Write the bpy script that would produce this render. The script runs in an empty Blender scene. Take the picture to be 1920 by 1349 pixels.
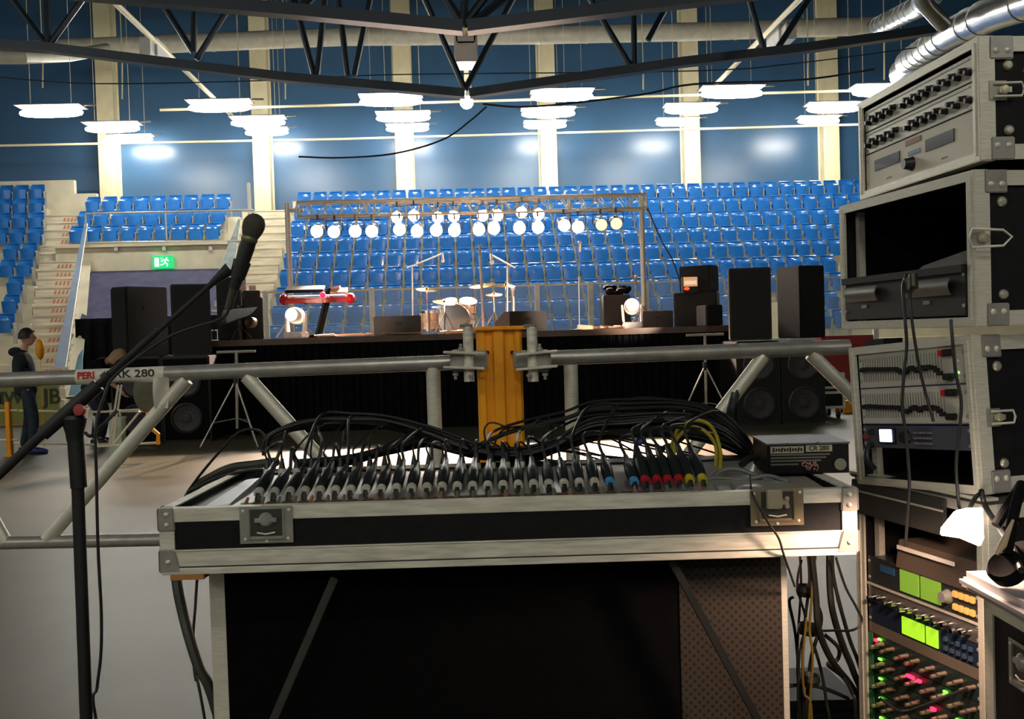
import bpy, bmesh, math, random
from mathutils import Vector, Matrix, Quaternion
random.seed(7)
SC = bpy.context.scene
COL = SC.collection
V = Vector
PI = math.pi

# ---------------------------------------------------------------- camera
CAM = V((0, 0, 1.5))
FPX = 35 / 36 * 1920
PSI, TH, RHO = math.radians(2.9), math.atan(47.5 / FPX), 0.030
F_ = V((math.sin(PSI) * math.cos(TH), math.cos(PSI) * math.cos(TH), -math.sin(TH)))
R0 = V((math.cos(PSI), -math.sin(PSI), 0))
U0 = R0.cross(F_)
R_ = R0 * math.cos(RHO) - U0 * math.sin(RHO)
U_ = U0 * math.cos(RHO) + R0 * math.sin(RHO)
cam = bpy.data.cameras.new('camera')
cam.sensor_width = 36
cam.lens = 35
cam.clip_end = 300
cam.clip_start = 0.05
co = bpy.data.objects.new('camera', cam)
COL.objects.link(co)
co.matrix_world = Matrix.Translation(CAM) @ Matrix((R_, U_, -F_)).transposed().to_4x4()
SC.camera = co

def P(px, py, d):
    """the point of the place seen at a pixel, d metres ahead"""
    return CAM + d * (F_ + (px - 960) / FPX * R_ + (674.5 - py) / FPX * U_)

def ray(px, py):
    return F_ + (px - 960) / FPX * R_ + (674.5 - py) / FPX * U_

def onY(px, py, Y):
    r = ray(px, py)
    return CAM + r * (Y / r.y)

def onZ(px, py, z=0.0):
    r = ray(px, py)
    return CAM + r * ((z - 1.5) / r.z)

# ---------------------------------------------------------------- world and exposure
w = bpy.data.worlds.new('hall_air')
SC.world = w
w.use_nodes = True
w.node_tree.nodes['Background'].inputs[0].default_value = (1.0, 0.97, 0.85, 1)
w.node_tree.nodes['Background'].inputs[1].default_value = 0.02
SC.view_settings.view_transform = 'Standard'
SC.view_settings.look = 'None'
SC.view_settings.gamma = 1
SC.view_settings.use_curve_mapping = False
SC.view_settings.exposure = 0.3
LAMP = 74.0          # luminous strength of the hall lamps
PAR = 60.0

# ---------------------------------------------------------------- helpers
ORG = {}
MATS = {}

def mat(name, col, rough=0.5, metal=0.0, var=0.12, scale=6.0, bump=0.0, emit=None, estr=0.0, stretch=None, spec=0.5, bscale=None, alpha=None, coat=0.0):
    if name in MATS:
        return MATS[name]
    m = bpy.data.materials.new(name)
    MATS[name] = m
    m.use_nodes = True
    nt = m.node_tree
    b = nt.nodes['Principled BSDF']
    b.inputs['Roughness'].default_value = rough
    b.inputs['Metallic'].default_value = metal
    b.inputs['Specular IOR Level'].default_value = spec
    b.inputs['Coat Weight'].default_value = coat
    tc = nt.nodes.new('ShaderNodeTexCoord')
    mp = nt.nodes.new('ShaderNodeMapping')
    if stretch:
        mp.inputs['Scale'].default_value = stretch
    nt.links.new(tc.outputs['Object'], mp.inputs[0])
    no = nt.nodes.new('ShaderNodeTexNoise')
    no.inputs['Scale'].default_value = scale
    no.inputs['Detail'].default_value = 4
    nt.links.new(mp.outputs[0], no.inputs['Vector'])
    mr = nt.nodes.new('ShaderNodeMapRange')
    mr.inputs[1].default_value = 0.3
    mr.inputs[2].default_value = 0.7
    mr.inputs[3].default_value = 1 - var
    mr.inputs[4].default_value = 1 + var
    nt.links.new(no.outputs[0], mr.inputs[0])
    mx = nt.nodes.new('ShaderNodeMix')
    mx.data_type = 'RGBA'
    mx.blend_type = 'MULTIPLY'
    mx.inputs[0].default_value = 1
    mx.inputs[6].default_value = (*col, 1)
    nt.links.new(mr.outputs[0], mx.inputs[7])
    nt.links.new(mx.outputs[2], b.inputs['Base Color'])
    if bump:
        bp = nt.nodes.new('ShaderNodeBump')
        bp.inputs['Strength'].default_value = bump
        bp.inputs['Distance'].default_value = 0.01
        if bscale:
            n2 = nt.nodes.new('ShaderNodeTexNoise')
            n2.inputs['Scale'].default_value = bscale
            nt.links.new(mp.outputs[0], n2.inputs['Vector'])
            nt.links.new(n2.outputs[0], bp.inputs['Height'])
        else:
            nt.links.new(no.outputs[0], bp.inputs['Height'])
        nt.links.new(bp.outputs[0], b.inputs['Normal'])
    if emit:
        b.inputs['Emission Color'].default_value = (*emit, 1)
        b.inputs['Emission Strength'].default_value = estr
    if alpha is not None:
        b.inputs['Alpha'].default_value = alpha
    return m

class MB:
    """collects shapes; build() links them as one mesh object"""
    def __init__(s, mtx=None):
        s.bm = bmesh.new()
        s.m = mtx
    def _t(s, p):
        return s.m @ V(p) if s.m else V(p)
    def face(s, pts, smooth=False):
        f = s.bm.faces.new([s.bm.verts.new(s._t(p)) for p in pts])
        f.smooth = smooth
        return f
    def hexa(s, p):
        """eight points: bottom four round, top four round"""
        v = [s.bm.verts.new(s._t(q)) for q in p]
        for i in ((3, 2, 1, 0), (4, 5, 6, 7), (0, 1, 5, 4), (1, 2, 6, 5), (2, 3, 7, 6), (3, 0, 4, 7)):
            s.bm.faces.new([v[k] for k in i])
        return s
    def box(s, c, d, rot=None):
        c = V(c)
        x, y, z = d[0] / 2, d[1] / 2, d[2] / 2
        q = [V(a) for a in ((-x, -y, -z), (x, -y, -z), (x, y, -z), (-x, y, -z), (-x, -y, z), (x, -y, z), (x, y, z), (-x, y, z))]
        if rot:
            q = [rot @ a for a in q]
        return s.hexa([a + c for a in q])
    def span(s, a, b):
        a, b = V(a), V(b)
        return s.box((a + b) / 2, (abs(b.x - a.x), abs(b.y - a.y), abs(b.z - a.z)))
    def bar(s, a, b, wd, th=None, up=(0, 0, 1)):
        """square bar from a to b"""
        a, b = V(a), V(b)
        th = th or wd
        d = (b - a).normalized()
        u = V(up)
        if abs(d.dot(u)) > 0.98:
            u = V((0, 1, 0))
        x = d.cross(u).normalized() * wd / 2
        y = x.cross(d).normalized() * th / 2
        return s.hexa([a - x - y, a + x - y, a + x + y, a - x + y, b - x - y, b + x - y, b + x + y, b - x + y])
    def tube(s, pts, r, n=10, r1=None, caps=True):
        pts = [V(p) for p in pts]
        k = len(pts)
        up = None
        rings = []
        for i, p in enumerate(pts):
            d = (pts[min(i + 1, k - 1)] - pts[max(i - 1, 0)])
            if d.length < 1e-9:
                d = V((0, 0, 1))
            d.normalize()
            if up is None:
                up = d.orthogonal().normalized()
            up = (up - d * up.dot(d))
            up = up.normalized() if up.length > 1e-6 else d.orthogonal().normalized()
            sd = d.cross(up)
            rr = r[i] if isinstance(r, (list, tuple)) else (r if r1 is None else r + (r1 - r) * i / (k - 1))
            rings.append([s.bm.verts.new(s._t(p + (up * math.cos(2 * PI * j / n) + sd * math.sin(2 * PI * j / n)) * rr)) for j in range(n)])
        for a, b in zip(rings, rings[1:]):
            for j in range(n):
                f = s.bm.faces.new((a[j], a[(j + 1) % n], b[(j + 1) % n], b[j]))
                f.smooth = True
        if caps:
            s.bm.faces.new(rings[0][::-1])
            s.bm.faces.new(rings[-1])
        return s
    def lathe(s, prof, org=(0, 0, 0), ax=(0, 0, 1), n=20):
        """profile of (radius, height) turned about an axis"""
        org, ax = V(org), V(ax).normalized()
        u = ax.orthogonal().normalized()
        t = ax.cross(u)
        rings = []
        for r, h in prof:
            if r < 1e-6:
                rings.append([s.bm.verts.new(s._t(org + ax * h))])
            else:
                rings.append([s.bm.verts.new(s._t(org + ax * h + (u * math.cos(2 * PI * j / n) + t * math.sin(2 * PI * j / n)) * r)) for j in range(n)])
        for a, b in zip(rings, rings[1:]):
            for j in range(n):
                j2 = (j + 1) % n
                if len(a) == 1 and len(b) == 1:
                    continue
                q = (a[0], b[j2], b[j]) if len(a) == 1 else (a[j], a[j2], b[0]) if len(b) == 1 else (a[j], a[j2], b[j2], b[j])
                s.bm.faces.new(q).smooth = True
        for rg in (rings[0], rings[-1]):
            if len(rg) > 1:
                s.bm.faces.new(rg)
        return s
    def ball(s, c, r, sc=(1, 1, 1), n=16):
        mt = Matrix.Translation(s._t(c)) @ Matrix.Diagonal((r * sc[0], r * sc[1], r * sc[2], 1))
        g = bmesh.ops.create_uvsphere(s.bm, u_segments=n, v_segments=max(6, n // 2), radius=1, matrix=mt)
        for v in g['verts']:
            for f in v.link_faces:
                f.smooth = True
        return s
    def grid(s, fn, nu, nv, th=None, smooth=True):
        """surface fn(u,v), 0..1"""
        g = [[s.bm.verts.new(s._t(fn(i / nu, j / nv))) for j in range(nv + 1)] for i in range(nu + 1)]
        fs = []
        for i in range(nu):
            for j in range(nv):
                f = s.bm.faces.new((g[i][j], g[i + 1][j], g[i + 1][j + 1], g[i][j + 1]))
                f.smooth = smooth
                fs.append(f)
        if th:
            bm = s.bm
            nr = {}
            for fc in fs:
                fc.normal_update()
            for row in g:
                for v in row:
                    n_ = V((0, 0, 0))
                    for fc in v.link_faces:
                        n_ += fc.normal
                    nr[v] = bm.verts.new(v.co - (n_.normalized() if n_.length > 1e-9 else V((0, 0, 0))) * th)
            for fc in fs:
                q = bm.faces.new([nr[v] for v in reversed(fc.verts)])
                q.smooth = smooth
            edge = [g[i][0] for i in range(nu + 1)] + [g[nu][j] for j in range(1, nv + 1)] + [g[i][nv] for i in range(nu - 1, -1, -1)] + [g[0][j] for j in range(nv - 1, 0, -1)]
            for i in range(len(edge)):
                p, q = edge[i], edge[(i + 1) % len(edge)]
                bm.faces.new((p, nr[p], nr[q], q))
        return s
    def prism(s, poly, a, b):
        """poly: points in plane (3-D), extruded by vector b-a"""
        d = V(b) - V(a)
        lo = [s.bm.verts.new(s._t(V(p))) for p in poly]
        hi = [s.bm.verts.new(s._t(V(p) + d)) for p in poly]
        n = len(poly)
        s.bm.faces.new(lo[::-1])
        s.bm.faces.new(hi)
        for i in range(n):
            s.bm.faces.new((lo[i], lo[(i + 1) % n], hi[(i + 1) % n], hi[i]))
        return s
    def build(s, name, m, parent=None, bev=0, angle=35):
        bmesh.ops.recalc_face_normals(s.bm, faces=s.bm.faces)
        if bev:
            es = [e for e in s.bm.edges if len(e.link_faces) == 2 and e.calc_face_angle(0) > 0.6]
            bmesh.ops.bevel(s.bm, geom=es, offset=bev, segments=2, affect='EDGES', clamp_overlap=True)
        me = bpy.data.meshes.new(name)
        if parent is None:
            cs = [v.co for v in s.bm.verts]
            o3 = V(((min(c.x for c in cs) + max(c.x for c in cs)) / 2, (min(c.y for c in cs) + max(c.y for c in cs)) / 2, min(c.z for c in cs)))
        else:
            o3 = ORG[parent.name]
        for v in s.bm.verts:
            v.co -= o3
        s.bm.to_mesh(me)
        s.bm.free()
        me.materials.append(m)
        me.set_sharp_from_angle(angle=math.radians(angle))
        o = bpy.data.objects.new(name, me)
        COL.objects.link(o)
        if parent is None:
            o.location = o3
            ORG[o.name] = o3
        else:
            o.parent = parent
            ORG[o.name] = o3
        return o

def tag(o, label, cat, group=None, kind=None):
    if label:
        o['label'] = label
    if cat:
        o['category'] = cat
    if group:
        o['group'] = group
    if kind:
        o['kind'] = kind
    return o

def thing(name, label, cat, loc=(0, 0, 0), group=None):
    """Empty at a base point; its parts are given in world coordinates"""
    o = bpy.data.objects.new(name, None)
    COL.objects.link(o)
    o.empty_display_size = 0.1
    o.location = V(loc)
    ORG[o.name] = V(loc)
    return tag(o, label, cat, group)

def lthing(name, label, cat, mtx, group=None):
    """Empty with its own frame; its parts are given in that frame"""
    o = thing(name, label, cat, (0, 0, 0), group)
    o.matrix_world = mtx
    return o

def struct(name, mb, m):
    return tag(mb.build(name, m), None, None, kind='structure')

KIDS = {}
def copy_tree(src, label=None, group=None):
    def kids(o):
        return [c for c in bpy.data.objects if c.parent == o]
    if src.name not in KIDS:
        KIDS[src.name] = [(c, kids(c)) for c in kids(src)]
    r = src.copy()
    COL.objects.link(r)
    if label:
        r['label'] = label
    if group:
        r['group'] = group
    for c, gs in KIDS[src.name]:
        q = c.copy()
        COL.objects.link(q)
        q.parent = r
        for g in gs:
            h = g.copy()
            COL.objects.link(h)
            h.parent = q
    return r

ORD = 'first second third fourth fifth sixth seventh eighth ninth tenth eleventh twelfth thirteenth fourteenth fifteenth sixteenth seventeenth eighteenth nineteenth twentieth'.split()
def nth(i):
    """0-based ordinal word"""
    if i < 20:
        return ORD[i]
    t = ['twenty', 'thirty', 'forty'][(i + 1) // 10 - 2]
    r = (i + 1) % 10
    return (t[:-1] + 'ieth') if r == 0 else t + '-' + ORD[r - 1]

def text(body, name, m, parent, mtx, size, depth=0.0008, bold=0.0, sx=1.0, align='CENTER'):
    """lettering: mtx maps (x right, y up, z out) to the parent's frame"""
    cu = bpy.data.curves.new(name, 'FONT')
    cu.body = body
    cu.size = size
    cu.extrude = depth
    cu.offset = bold
    cu.align_x = align
    cu.align_y = 'CENTER'
    t = bpy.data.objects.new('tmp', cu)
    COL.objects.link(t)
    dg = bpy.context.evaluated_depsgraph_get()
    me = bpy.data.meshes.new_from_object(t.evaluated_get(dg))
    bpy.data.objects.remove(t)
    me.transform(mtx @ Matrix.Diagonal((sx, 1, 1, 1)))
    me.materials.clear()
    me.materials.append(m)
    o = bpy.data.objects.new(name, me)
    COL.objects.link(o)
    o.parent = parent
    return o

def axes(o, x, y, z=None):
    x, y = V(x).normalized(), V(y)
    z = V(z) if z else x.cross(y)
    z.normalize()
    y = z.cross(x).normalized()
    m = Matrix((x, y, z)).transposed().to_4x4()
    return Matrix.Translation(V(o)) @ m

def smooth_path(pts, n=8):
    """Catmull-Rom through the points"""
    pts = [V(p) for p in pts]
    out = []
    for i in range(len(pts) - 1):
        p0, p1, p2, p3 = pts[max(i - 1, 0)], pts[i], pts[i + 1], pts[min(i + 2, len(pts) - 1)]
        for k in range(n):
            t = k / n
            out.append(0.5 * ((2 * p1) + (-p0 + p2) * t + (2 * p0 - 5 * p1 + 4 * p2 - p3) * t * t + (-p0 + 3 * p1 - 3 * p2 + p3) * t ** 3))
    out.append(pts[-1])
    return out

# ---------------------------------------------------------------- materials
M = {}
M['alu'] = mat('brushed_aluminium', (0.72, 0.70, 0.57), 0.42, 0.3, 0.12, 30, 0.05, stretch=(1, 1, 14))
M['alu2'] = mat('scuffed_aluminium', (0.72, 0.70, 0.57), 0.5, 0.2, 0.22, 14, 0.08, stretch=(1, 8, 8))
M['steel'] = mat('galvanised_steel', (0.42, 0.41, 0.36), 0.34, 0.45, 0.15, 25)
M['darksteel'] = mat('dark_steel', (0.12, 0.12, 0.11), 0.35, 0.8, 0.2, 20)
M['chrome'] = mat('chrome', (0.75, 0.75, 0.75), 0.12, 1.0, 0.05)
M['black'] = mat('black_laminate', (0.009, 0.009, 0.010), 0.55, 0, 0.25, 40, 0.05, spec=0.2)
M['blackpaint'] = mat('black_paint', (0.012, 0.012, 0.012), 0.6, 0, 0.2, 12)
M['cloth'] = mat('black_cloth', (0.006, 0.006, 0.007), 0.95, 0, 0.3, 9, 0.1, spec=0.1)
M['grille'] = mat('speaker_grille', (0.012, 0.013, 0.012), 0.75, 0.2, 0.3, 160, 0.2)
M['rubber'] = mat('black_rubber', (0.012, 0.013, 0.012), 0.5, 0, 0.2, 20)
M['concrete'] = mat('cream_concrete', (0.66, 0.60, 0.44), 0.7, 0, 0.10, 2.0, 0.05)
M['step'] = mat('cream_step', (0.62, 0.56, 0.42), 0.6, 0, 0.22, 5.0, 0.05, stretch=(0.3, 1, 3))
M['blue'] = mat('blue_plastic', (0.018, 0.155, 0.50), 0.22, 0, 0.10, 5, coat=0.6)
M['cream'] = mat('cream_paint', (0.84, 0.74, 0.47), 0.6, 0, 0.06, 3)
M['navy'] = mat('navy_steel_paint', (0.010, 0.022, 0.034), 0.4, 0.1, 0.15, 3)
M['duct'] = mat('painted_duct', (0.55, 0.52, 0.42), 0.5, 0.1, 0.12, 4)
M['foil'] = mat('galvanised_duct', (0.62, 0.64, 0.62), 0.28, 0.9, 0.15, 5, 0.15)
M['white'] = mat('white_enamel', (0.7, 0.7, 0.68), 0.4, 0, 0.05)
M['lampglow'] = mat('lit_lamp', (0.9, 0.9, 0.9), 0.4, emit=(1.0, 0.965, 0.88), estr=LAMP)
M['orange'] = mat('orange_paint', (1.0, 0.40, 0.010), 0.42, 0, 0.15, 5, 0.03, stretch=(6, 6, 0.6))
M['red'] = mat('red_lacquer', (0.55, 0.012, 0.02), 0.25, 0, 0.1, coat=0.5)
M['yellow'] = mat('yellow_rubber', (0.42, 0.34, 0.02), 0.5, 0, 0.1)
M['skin'] = mat('skin', (0.55, 0.30, 0.20), 0.55, 0, 0.06)
M['brass'] = mat('brass', (0.85, 0.50, 0.16), 0.22, 1.0, 0.1, 30)
M['panel'] = mat('putty_panel', (0.74, 0.69, 0.53), 0.5, 0.05, 0.05, 8)
M['grey'] = mat('grey_panel', (0.33, 0.33, 0.29), 0.5, 0.2, 0.06, 8)
M['knob'] = mat('black_knob', (0.01, 0.01, 0.01), 0.4)
# ================================================================ the hall
def brick_floor():
    m = bpy.data.materials.new('floor_covering')
    m.use_nodes = True
    nt = m.node_tree
    b = nt.nodes['Principled BSDF']
    b.inputs['Roughness'].default_value = 0.42
    b.inputs['Specular IOR Level'].default_value = 0.35
    tc = nt.nodes.new('ShaderNodeTexCoord')
    mp = nt.nodes.new('ShaderNodeMapping')
    mp.inputs['Rotation'].default_value = (0, 0, 0.32)
    nt.links.new(tc.outputs['Object'], mp.inputs[0])
    br = nt.nodes.new('ShaderNodeTexBrick')
    br.inputs['Scale'].default_value = 1.0
    br.inputs['Brick Width'].default_value = 2.4
    br.inputs['Row Height'].default_value = 1.2
    br.inputs['Mortar Size'].default_value = 0.0035
    br.inputs['Color1'].default_value = (0.118, 0.110, 0.070, 1)
    br.inputs['Color2'].default_value = (0.132, 0.124, 0.080, 1)
    br.inputs['Mortar'].default_value = (0.12, 0.11, 0.09, 1)
    nt.links.new(mp.outputs[0], br.inputs[0])
    no = nt.nodes.new('ShaderNodeTexNoise')
    no.inputs['Scale'].default_value = 1.3
    no.inputs['Detail'].default_value = 6
    nt.links.new(mp.outputs[0], no.inputs[0])
    mr = nt.nodes.new('ShaderNodeMapRange')
    mr.inputs[1].default_value, mr.inputs[2].default_value = 0.3, 0.7
    mr.inputs[3].default_value, mr.inputs[4].default_value = 0.86, 1.1
    nt.links.new(no.outputs[0], mr.inputs[0])
    mx = nt.nodes.new('ShaderNodeMix')
    mx.data_type = 'RGBA'
    mx.blend_type = 'MULTIPLY'
    mx.inputs[0].default_value = 1
    nt.links.new(br.outputs[0], mx.inputs[6])
    nt.links.new(mr.outputs[0], mx.inputs[7])
    nt.links.new(mx.outputs[2], b.inputs['Base Color'])
    return m
MATS['floor'] = brick_floor()

def ribbed_wall(name, col, per, rough):
    """sheet cladding with shallow horizontal ribs"""
    m = bpy.data.materials.new(name)
    m.use_nodes = True
    nt = m.node_tree
    b = nt.nodes['Principled BSDF']
    b.inputs['Roughness'].default_value = rough
    tc = nt.nodes.new('ShaderNodeTexCoord')
    wv = nt.nodes.new('ShaderNodeTexWave')
    wv.wave_type = 'BANDS'
    wv.bands_direction = 'Z'
    wv.wave_profile = 'SAW'
    wv.inputs['Scale'].default_value = per
    wv.inputs['Distortion'].default_value = 0
    nt.links.new(tc.outputs['Object'], wv.inputs[0])
    no = nt.nodes.new('ShaderNodeTexNoise')
    no.inputs['Scale'].default_value = 0.8
    nt.links.new(tc.outputs['Object'], no.inputs[0])
    mr = nt.nodes.new('ShaderNodeMapRange')
    mr.inputs[3].default_value, mr.inputs[4].default_value = 0.85, 1.15
    nt.links.new(no.outputs[0], mr.inputs[0])
    mx = nt.nodes.new('ShaderNodeMix')
    mx.data_type = 'RGBA'
    mx.blend_type = 'MULTIPLY'
    mx.inputs[0].default_value = 1
    mx.inputs[6].default_value = (*col, 1)
    nt.links.new(mr.outputs[0], mx.inputs[7])
    nt.links.new(mx.outputs[2], b.inputs['Base Color'])
    bp = nt.nodes.new('ShaderNodeBump')
    bp.inputs['Strength'].default_value = 0.10
    bp.inputs['Distance'].default_value = 0.02
    nt.links.new(wv.outputs[0], bp.inputs['Height'])
    nt.links.new(bp.outputs[0], b.inputs['Normal'])
    return m
M['wall'] = ribbed_wall('blue_cladding', (0.040, 0.108, 0.21), 1.6, 0.30)
M['roof'] = mat('dark_roof_sheet', (0.025, 0.045, 0.05), 0.7, 0, 0.2, 1)

WY = 35.0
f = MB()
f.box((0, 5.3, -0.1), (62, 60, 0.2))
struct('floor', f, MATS['floor'])
f = MB()
f.box((0, WY + 0.15, 7.2), (62, 0.3, 15))
struct('wall_back', f, M['wall'])
f = MB()
f.box((-29.15, 5.3, 7.2), (0.3, 60, 15))
struct('wall_left', f, M['wall'])
f = MB()
f.box((29.15, 5.3, 7.2), (0.3, 60, 15))
struct('wall_right', f, M['wall'])
f = MB()
f.box((0, 5.3, 14.8), (62, 60, 0.2))
struct('ceiling', f, M['roof'])

# wall columns
cx = [onY(p, 340, WY - 0.3).x for p in (205, 493, 760, 1030, 1298, 1558)]
cnames = ['rising behind the seats over the exit sign', 'rising at the head of the stair aisle', 'second along from the stair aisle',
          'third along from the stair aisle', 'fourth along from the stair aisle', 'beside the rack tower, last of the row']
for i, x in enumerate(cx):
    f = MB()
    f.span((x - 0.28, WY - 0.45, 0), (x + 0.28, WY, 14.7))
    f.span((x - 0.33, WY - 0.02, 0), (x + 0.33, WY - 0.005, 14.7))
    tag(f.build('wall_pilaster', M['cream']), 'cream square wall column ' + cnames[i], 'column', 'cream columns along the blue wall')

# ---------------------------------------------------------------- ducts
def duct(pts, r, name, label, m, seams=0.0, n=18, group=None):
    t = thing(name, label, 'duct', pts[0], group)
    MB().tube(pts, r, n).build('duct_run', m, t)
    if seams:
        for a, b in zip(pts, pts[1:]):
            a, b = V(a), V(b)
            L = (b - a).length
            d = (b - a) / L
            k = int(L / seams)
            for i in range(1, k):
                MB().tube([a + d * (i * seams - 0.03), a + d * (i * seams + 0.03)], r * 1.05, n).build('seam_band', m, t)
    return t
duct([P(-60, 98, 30), P(300, 83, 30), P(640, 69, 30), P(1000, 66, 30), P(1280, 60, 30), P(1660, 48, 30)], 0.27, 'ventilation_duct', 'long round cream ventilation duct running along the blue wall', M['duct'], 1.6)
duct([P(-80, 108, 24), P(45, 108, 24), P(130, 104, 26), P(200, 92, 28.5)], 0.16, 'ventilation_duct', 'short thin cream duct end at the corner under the long duct', M['duct'], 1.2)
duct([P(1640, 52, 28), P(1725, 12, 22), P(1790, -60, 17)], 0.24, 'spiral_duct', 'galvanised duct branch rising from the end of the cream duct', M['foil'], 0.7)
duct([P(1965, -10, 13), P(1870, 22, 15), P(1790, 58, 17.5), P(1700, 116, 23)], 0.26, 'spiral_duct', 'fat galvanised duct passing above the rack tower', M['foil'], 0.8)
f = MB()
f.tube([P(1697, 138, 24), P(1720, 118, 23), P(1748, 92, 21)], [0.38, 0.34, 0.16], 18)
tag(f.build('air_diffuser', M['foil']), 'flared galvanised outlet hanging below the fat duct', 'duct')
f = MB()
f.tube([P(1715, -30, 15), P(1735, 8, 15.5), P(1768, 45, 16)], 0.13, 14)
tag(f.build('flexible_hose', M['foil']), 'bent silver hose reaching down between the two galvanised ducts', 'hose')

# ---------------------------------------------------------------- roof trusses
def roof_truss(name, label, chord, d, rise, webs, r=0.09):
    """bottom chord through pixels at distance d; webs go up to the top chord"""
    pts = [P(x, y, d) for x, y in chord]
    t = thing(name, label, 'truss', pts[0])
    for a, b in zip(pts, pts[1:]):
        f = MB()
        e = (b - a).normalized() * 0.0
        f.bar(a - e, b + e, r * 2.4, r * 1.7)
        f.build('bottom_chord', M['navy'], t)
        MB().bar(a + V((0, 0, rise)), b + V((0, 0, rise)), r * 2.2, r * 1.7).build('top_chord', M['navy'], t)
    for (x0, y0, x1, y1) in webs:
        a = P(x0, y0, d)
        b = P(x1, y1, d)
        b = a + (b - a) * (rise / max(0.3, (b - a).z))
        MB().tube([a, b], r * 0.62, 8).build('web_strut', M['navy'], t)
    return t
roof_truss('roof_truss', 'near dark blue roof truss whose bottom chord dips over the lamp line', [(-60, -32), (230, -6), (560, 22), (868, 52)], 13, 1.7,
           [(868, 48, 838, 0), (868, 48, 905, 0), (868, 48, 872, 0), (560, 20, 530, -20), (560, 20, 600, -20)])
roof_truss('roof_truss', 'near dark blue roof truss rising from the dip toward the rack tower', [(876, 52), (1280, 2), (1500, -24), (2000, -70)], 13, 1.7,
           [(880, 48, 940, 0), (1280, 0, 1250, -30), (1500, -22, 1530, -50)])
roof_truss('roof_truss', 'farther blue roof truss dipping to the small centre lamp', [(-60, 80), (90, 90), (360, 124), (530, 145), (872, 176)], 18, 2.3,
           [(90, 88, 30, 8), (90, 88, 88, 20), (90, 88, 152, 2), (362, 98, 314, 22), (362, 98, 364, 20), (368, 112, 424, 22), (590, 146, 563, 42), (594, 146, 605, 40), (664, 142, 684, 46), (652, 142, 640, 42), (872, 168, 822, 56), (872, 168, 932, 54)])
roof_truss('roof_truss', 'farther blue roof truss climbing from the centre lamp toward the ducts', [(880, 176), (1280, 117), (1500, 92), (1990, 22)], 18, 2.3,
           [(1182, 124, 1122, 24), (1190, 128, 1188, 20), (1215, 76, 1252, 8), (1434, 100, 1402, -10), (1452, 100, 1520, -6)])
# ---------------------------------------------------------------- conduits with junction boxes
def conduit(a, b, name, label, r=0.035, box=None, m='cream'):
    t = thing(name, label, 'conduit', a)
    MB().tube([a, b], r, 8).build('rail', M[m], t)
    if box:
        c, sz, ax = box
        d = (V(b) - V(a)).normalized()
        rot = axes((0, 0, 0), d, (0, 0, 1)).to_3x3()
        f = MB()
        f.box(c, sz, rot)
        f.box(V(c) - d * sz[0] * 0.62 - V((0, 0, sz[2] * .25)), (sz[0] * 0.5, sz[1] * .9, sz[2] * .7), rot)
        f.build('junction_box', M['white'], t, bev=0.02)
    return t
def atpx(px, py, z):
    return onZ(px, py, z)
conduit(atpx(205, -5, 8.2), atpx(440, 222, 8.2), 'lamp_rail', 'pale slanting lamp rail with junction boxes over the stair aisle', 0.06, (atpx(292, 98, 8.1), (0.95, 0.42, 0.34), 0))
conduit(atpx(1506, -8, 8.2), atpx(1306, 195, 8.2), 'lamp_rail', 'pale slanting lamp rail with junction boxes nearest the rack tower', 0.06, (atpx(1462, 70, 8.1), (0.95, 0.42, 0.34), 0))
conduit(atpx(872, -5, 8.2), atpx(875, 180, 8.2), 'lamp_rail', 'pale lamp rail with a box running to the small centre lamp', 0.06, None)
f = MB()
c = atpx(873, 88, 8.0)
f.box(c, (0.52, 0.8, 0.85))
f.box(c + V((0, -0.42, 0.12)), (0.42, 0.06, 0.3))
tag(f.build('loudspeaker_box', M['white'], bev=0.03), 'white box hanging on the middle lamp rail above the centre lamp', 'box')
for y0, x0, x1, dd, lb in ((168, 300, 1600, 26, 'upper thin lamp conduit crossing between the lamps'), (232, -40, 1650, 30, 'lower thin lamp conduit along the head of the wall')):
    k = [P(x, y0 + (x - 960) * -0.028 + 20 - (6 if x < 300 else 0), dd) for x in (x0, 640, 960, 1280, x1)]
    f = MB()
    f.tube(k, 0.035, 6)
    tag(f.build('conduit_pipe', M['cream']), 'cream ' + lb, 'conduit')
# drop rods
for x, y0, y1 in ((80, 112, 165), (229, 118, 186), (535, 146, 186), (1206, 132, 168), (1658, 72, 150), (1515, 98, 160)):
    a, b = P(x, y0, 25), P(x, y1, 25)
    f = MB()
    f.tube([a, V((a.x, a.y, 14.69))], 0.012, 6)
    f.tube([a, b], 0.02, 6)
    tag(f.build('hanger_rod', M['cream']), 'thin pale hanger rod below the farther roof truss', 'rod', 'hanger rods under the roof')

# ---------------------------------------------------------------- high-bay lamps
def lamp_proto():
    t = thing('hall_lamp', 'x', 'lamp', (0, 0, 0), 'hall lamps under the roof')
    f = MB()
    f.box((0, 0, 0.115), (1.60, 0.66, 0.03))
    f.box((0.95, 0, 0.15), (0.3, 0.06, 0.05))
    f.build('housing', mat('grey_housing', (.16, .16, .15), .5), t, bev=0.01)
    f = MB()
    pr = [(0.0, -0.79), (0.055, -0.75), (0.095, -0.60), (0.115, -.3), (0.115, 0.3), (0.095, 0.60), (0.055, 0.75), (0, 0.79)]
    f.lathe(pr, (0, 0, -0.04), (1, 0, 0), 10)
    f.build('diffuser', M['lampglow'], t)
    for x in (-0.5, 0.5):
        MB().bar((x, 0, 0.0), (x, 0, 1.0), 0.012).build('hanger', M['cream'], t)
    return t
def hang(o):
    for c in bpy.data.objects:
        if c.parent == o and c.name.startswith('hanger'):
            c.scale = (1, 1, (14.69 - o.location.z) / o.scale.z)
lp = lamp_proto()
first = True
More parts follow.
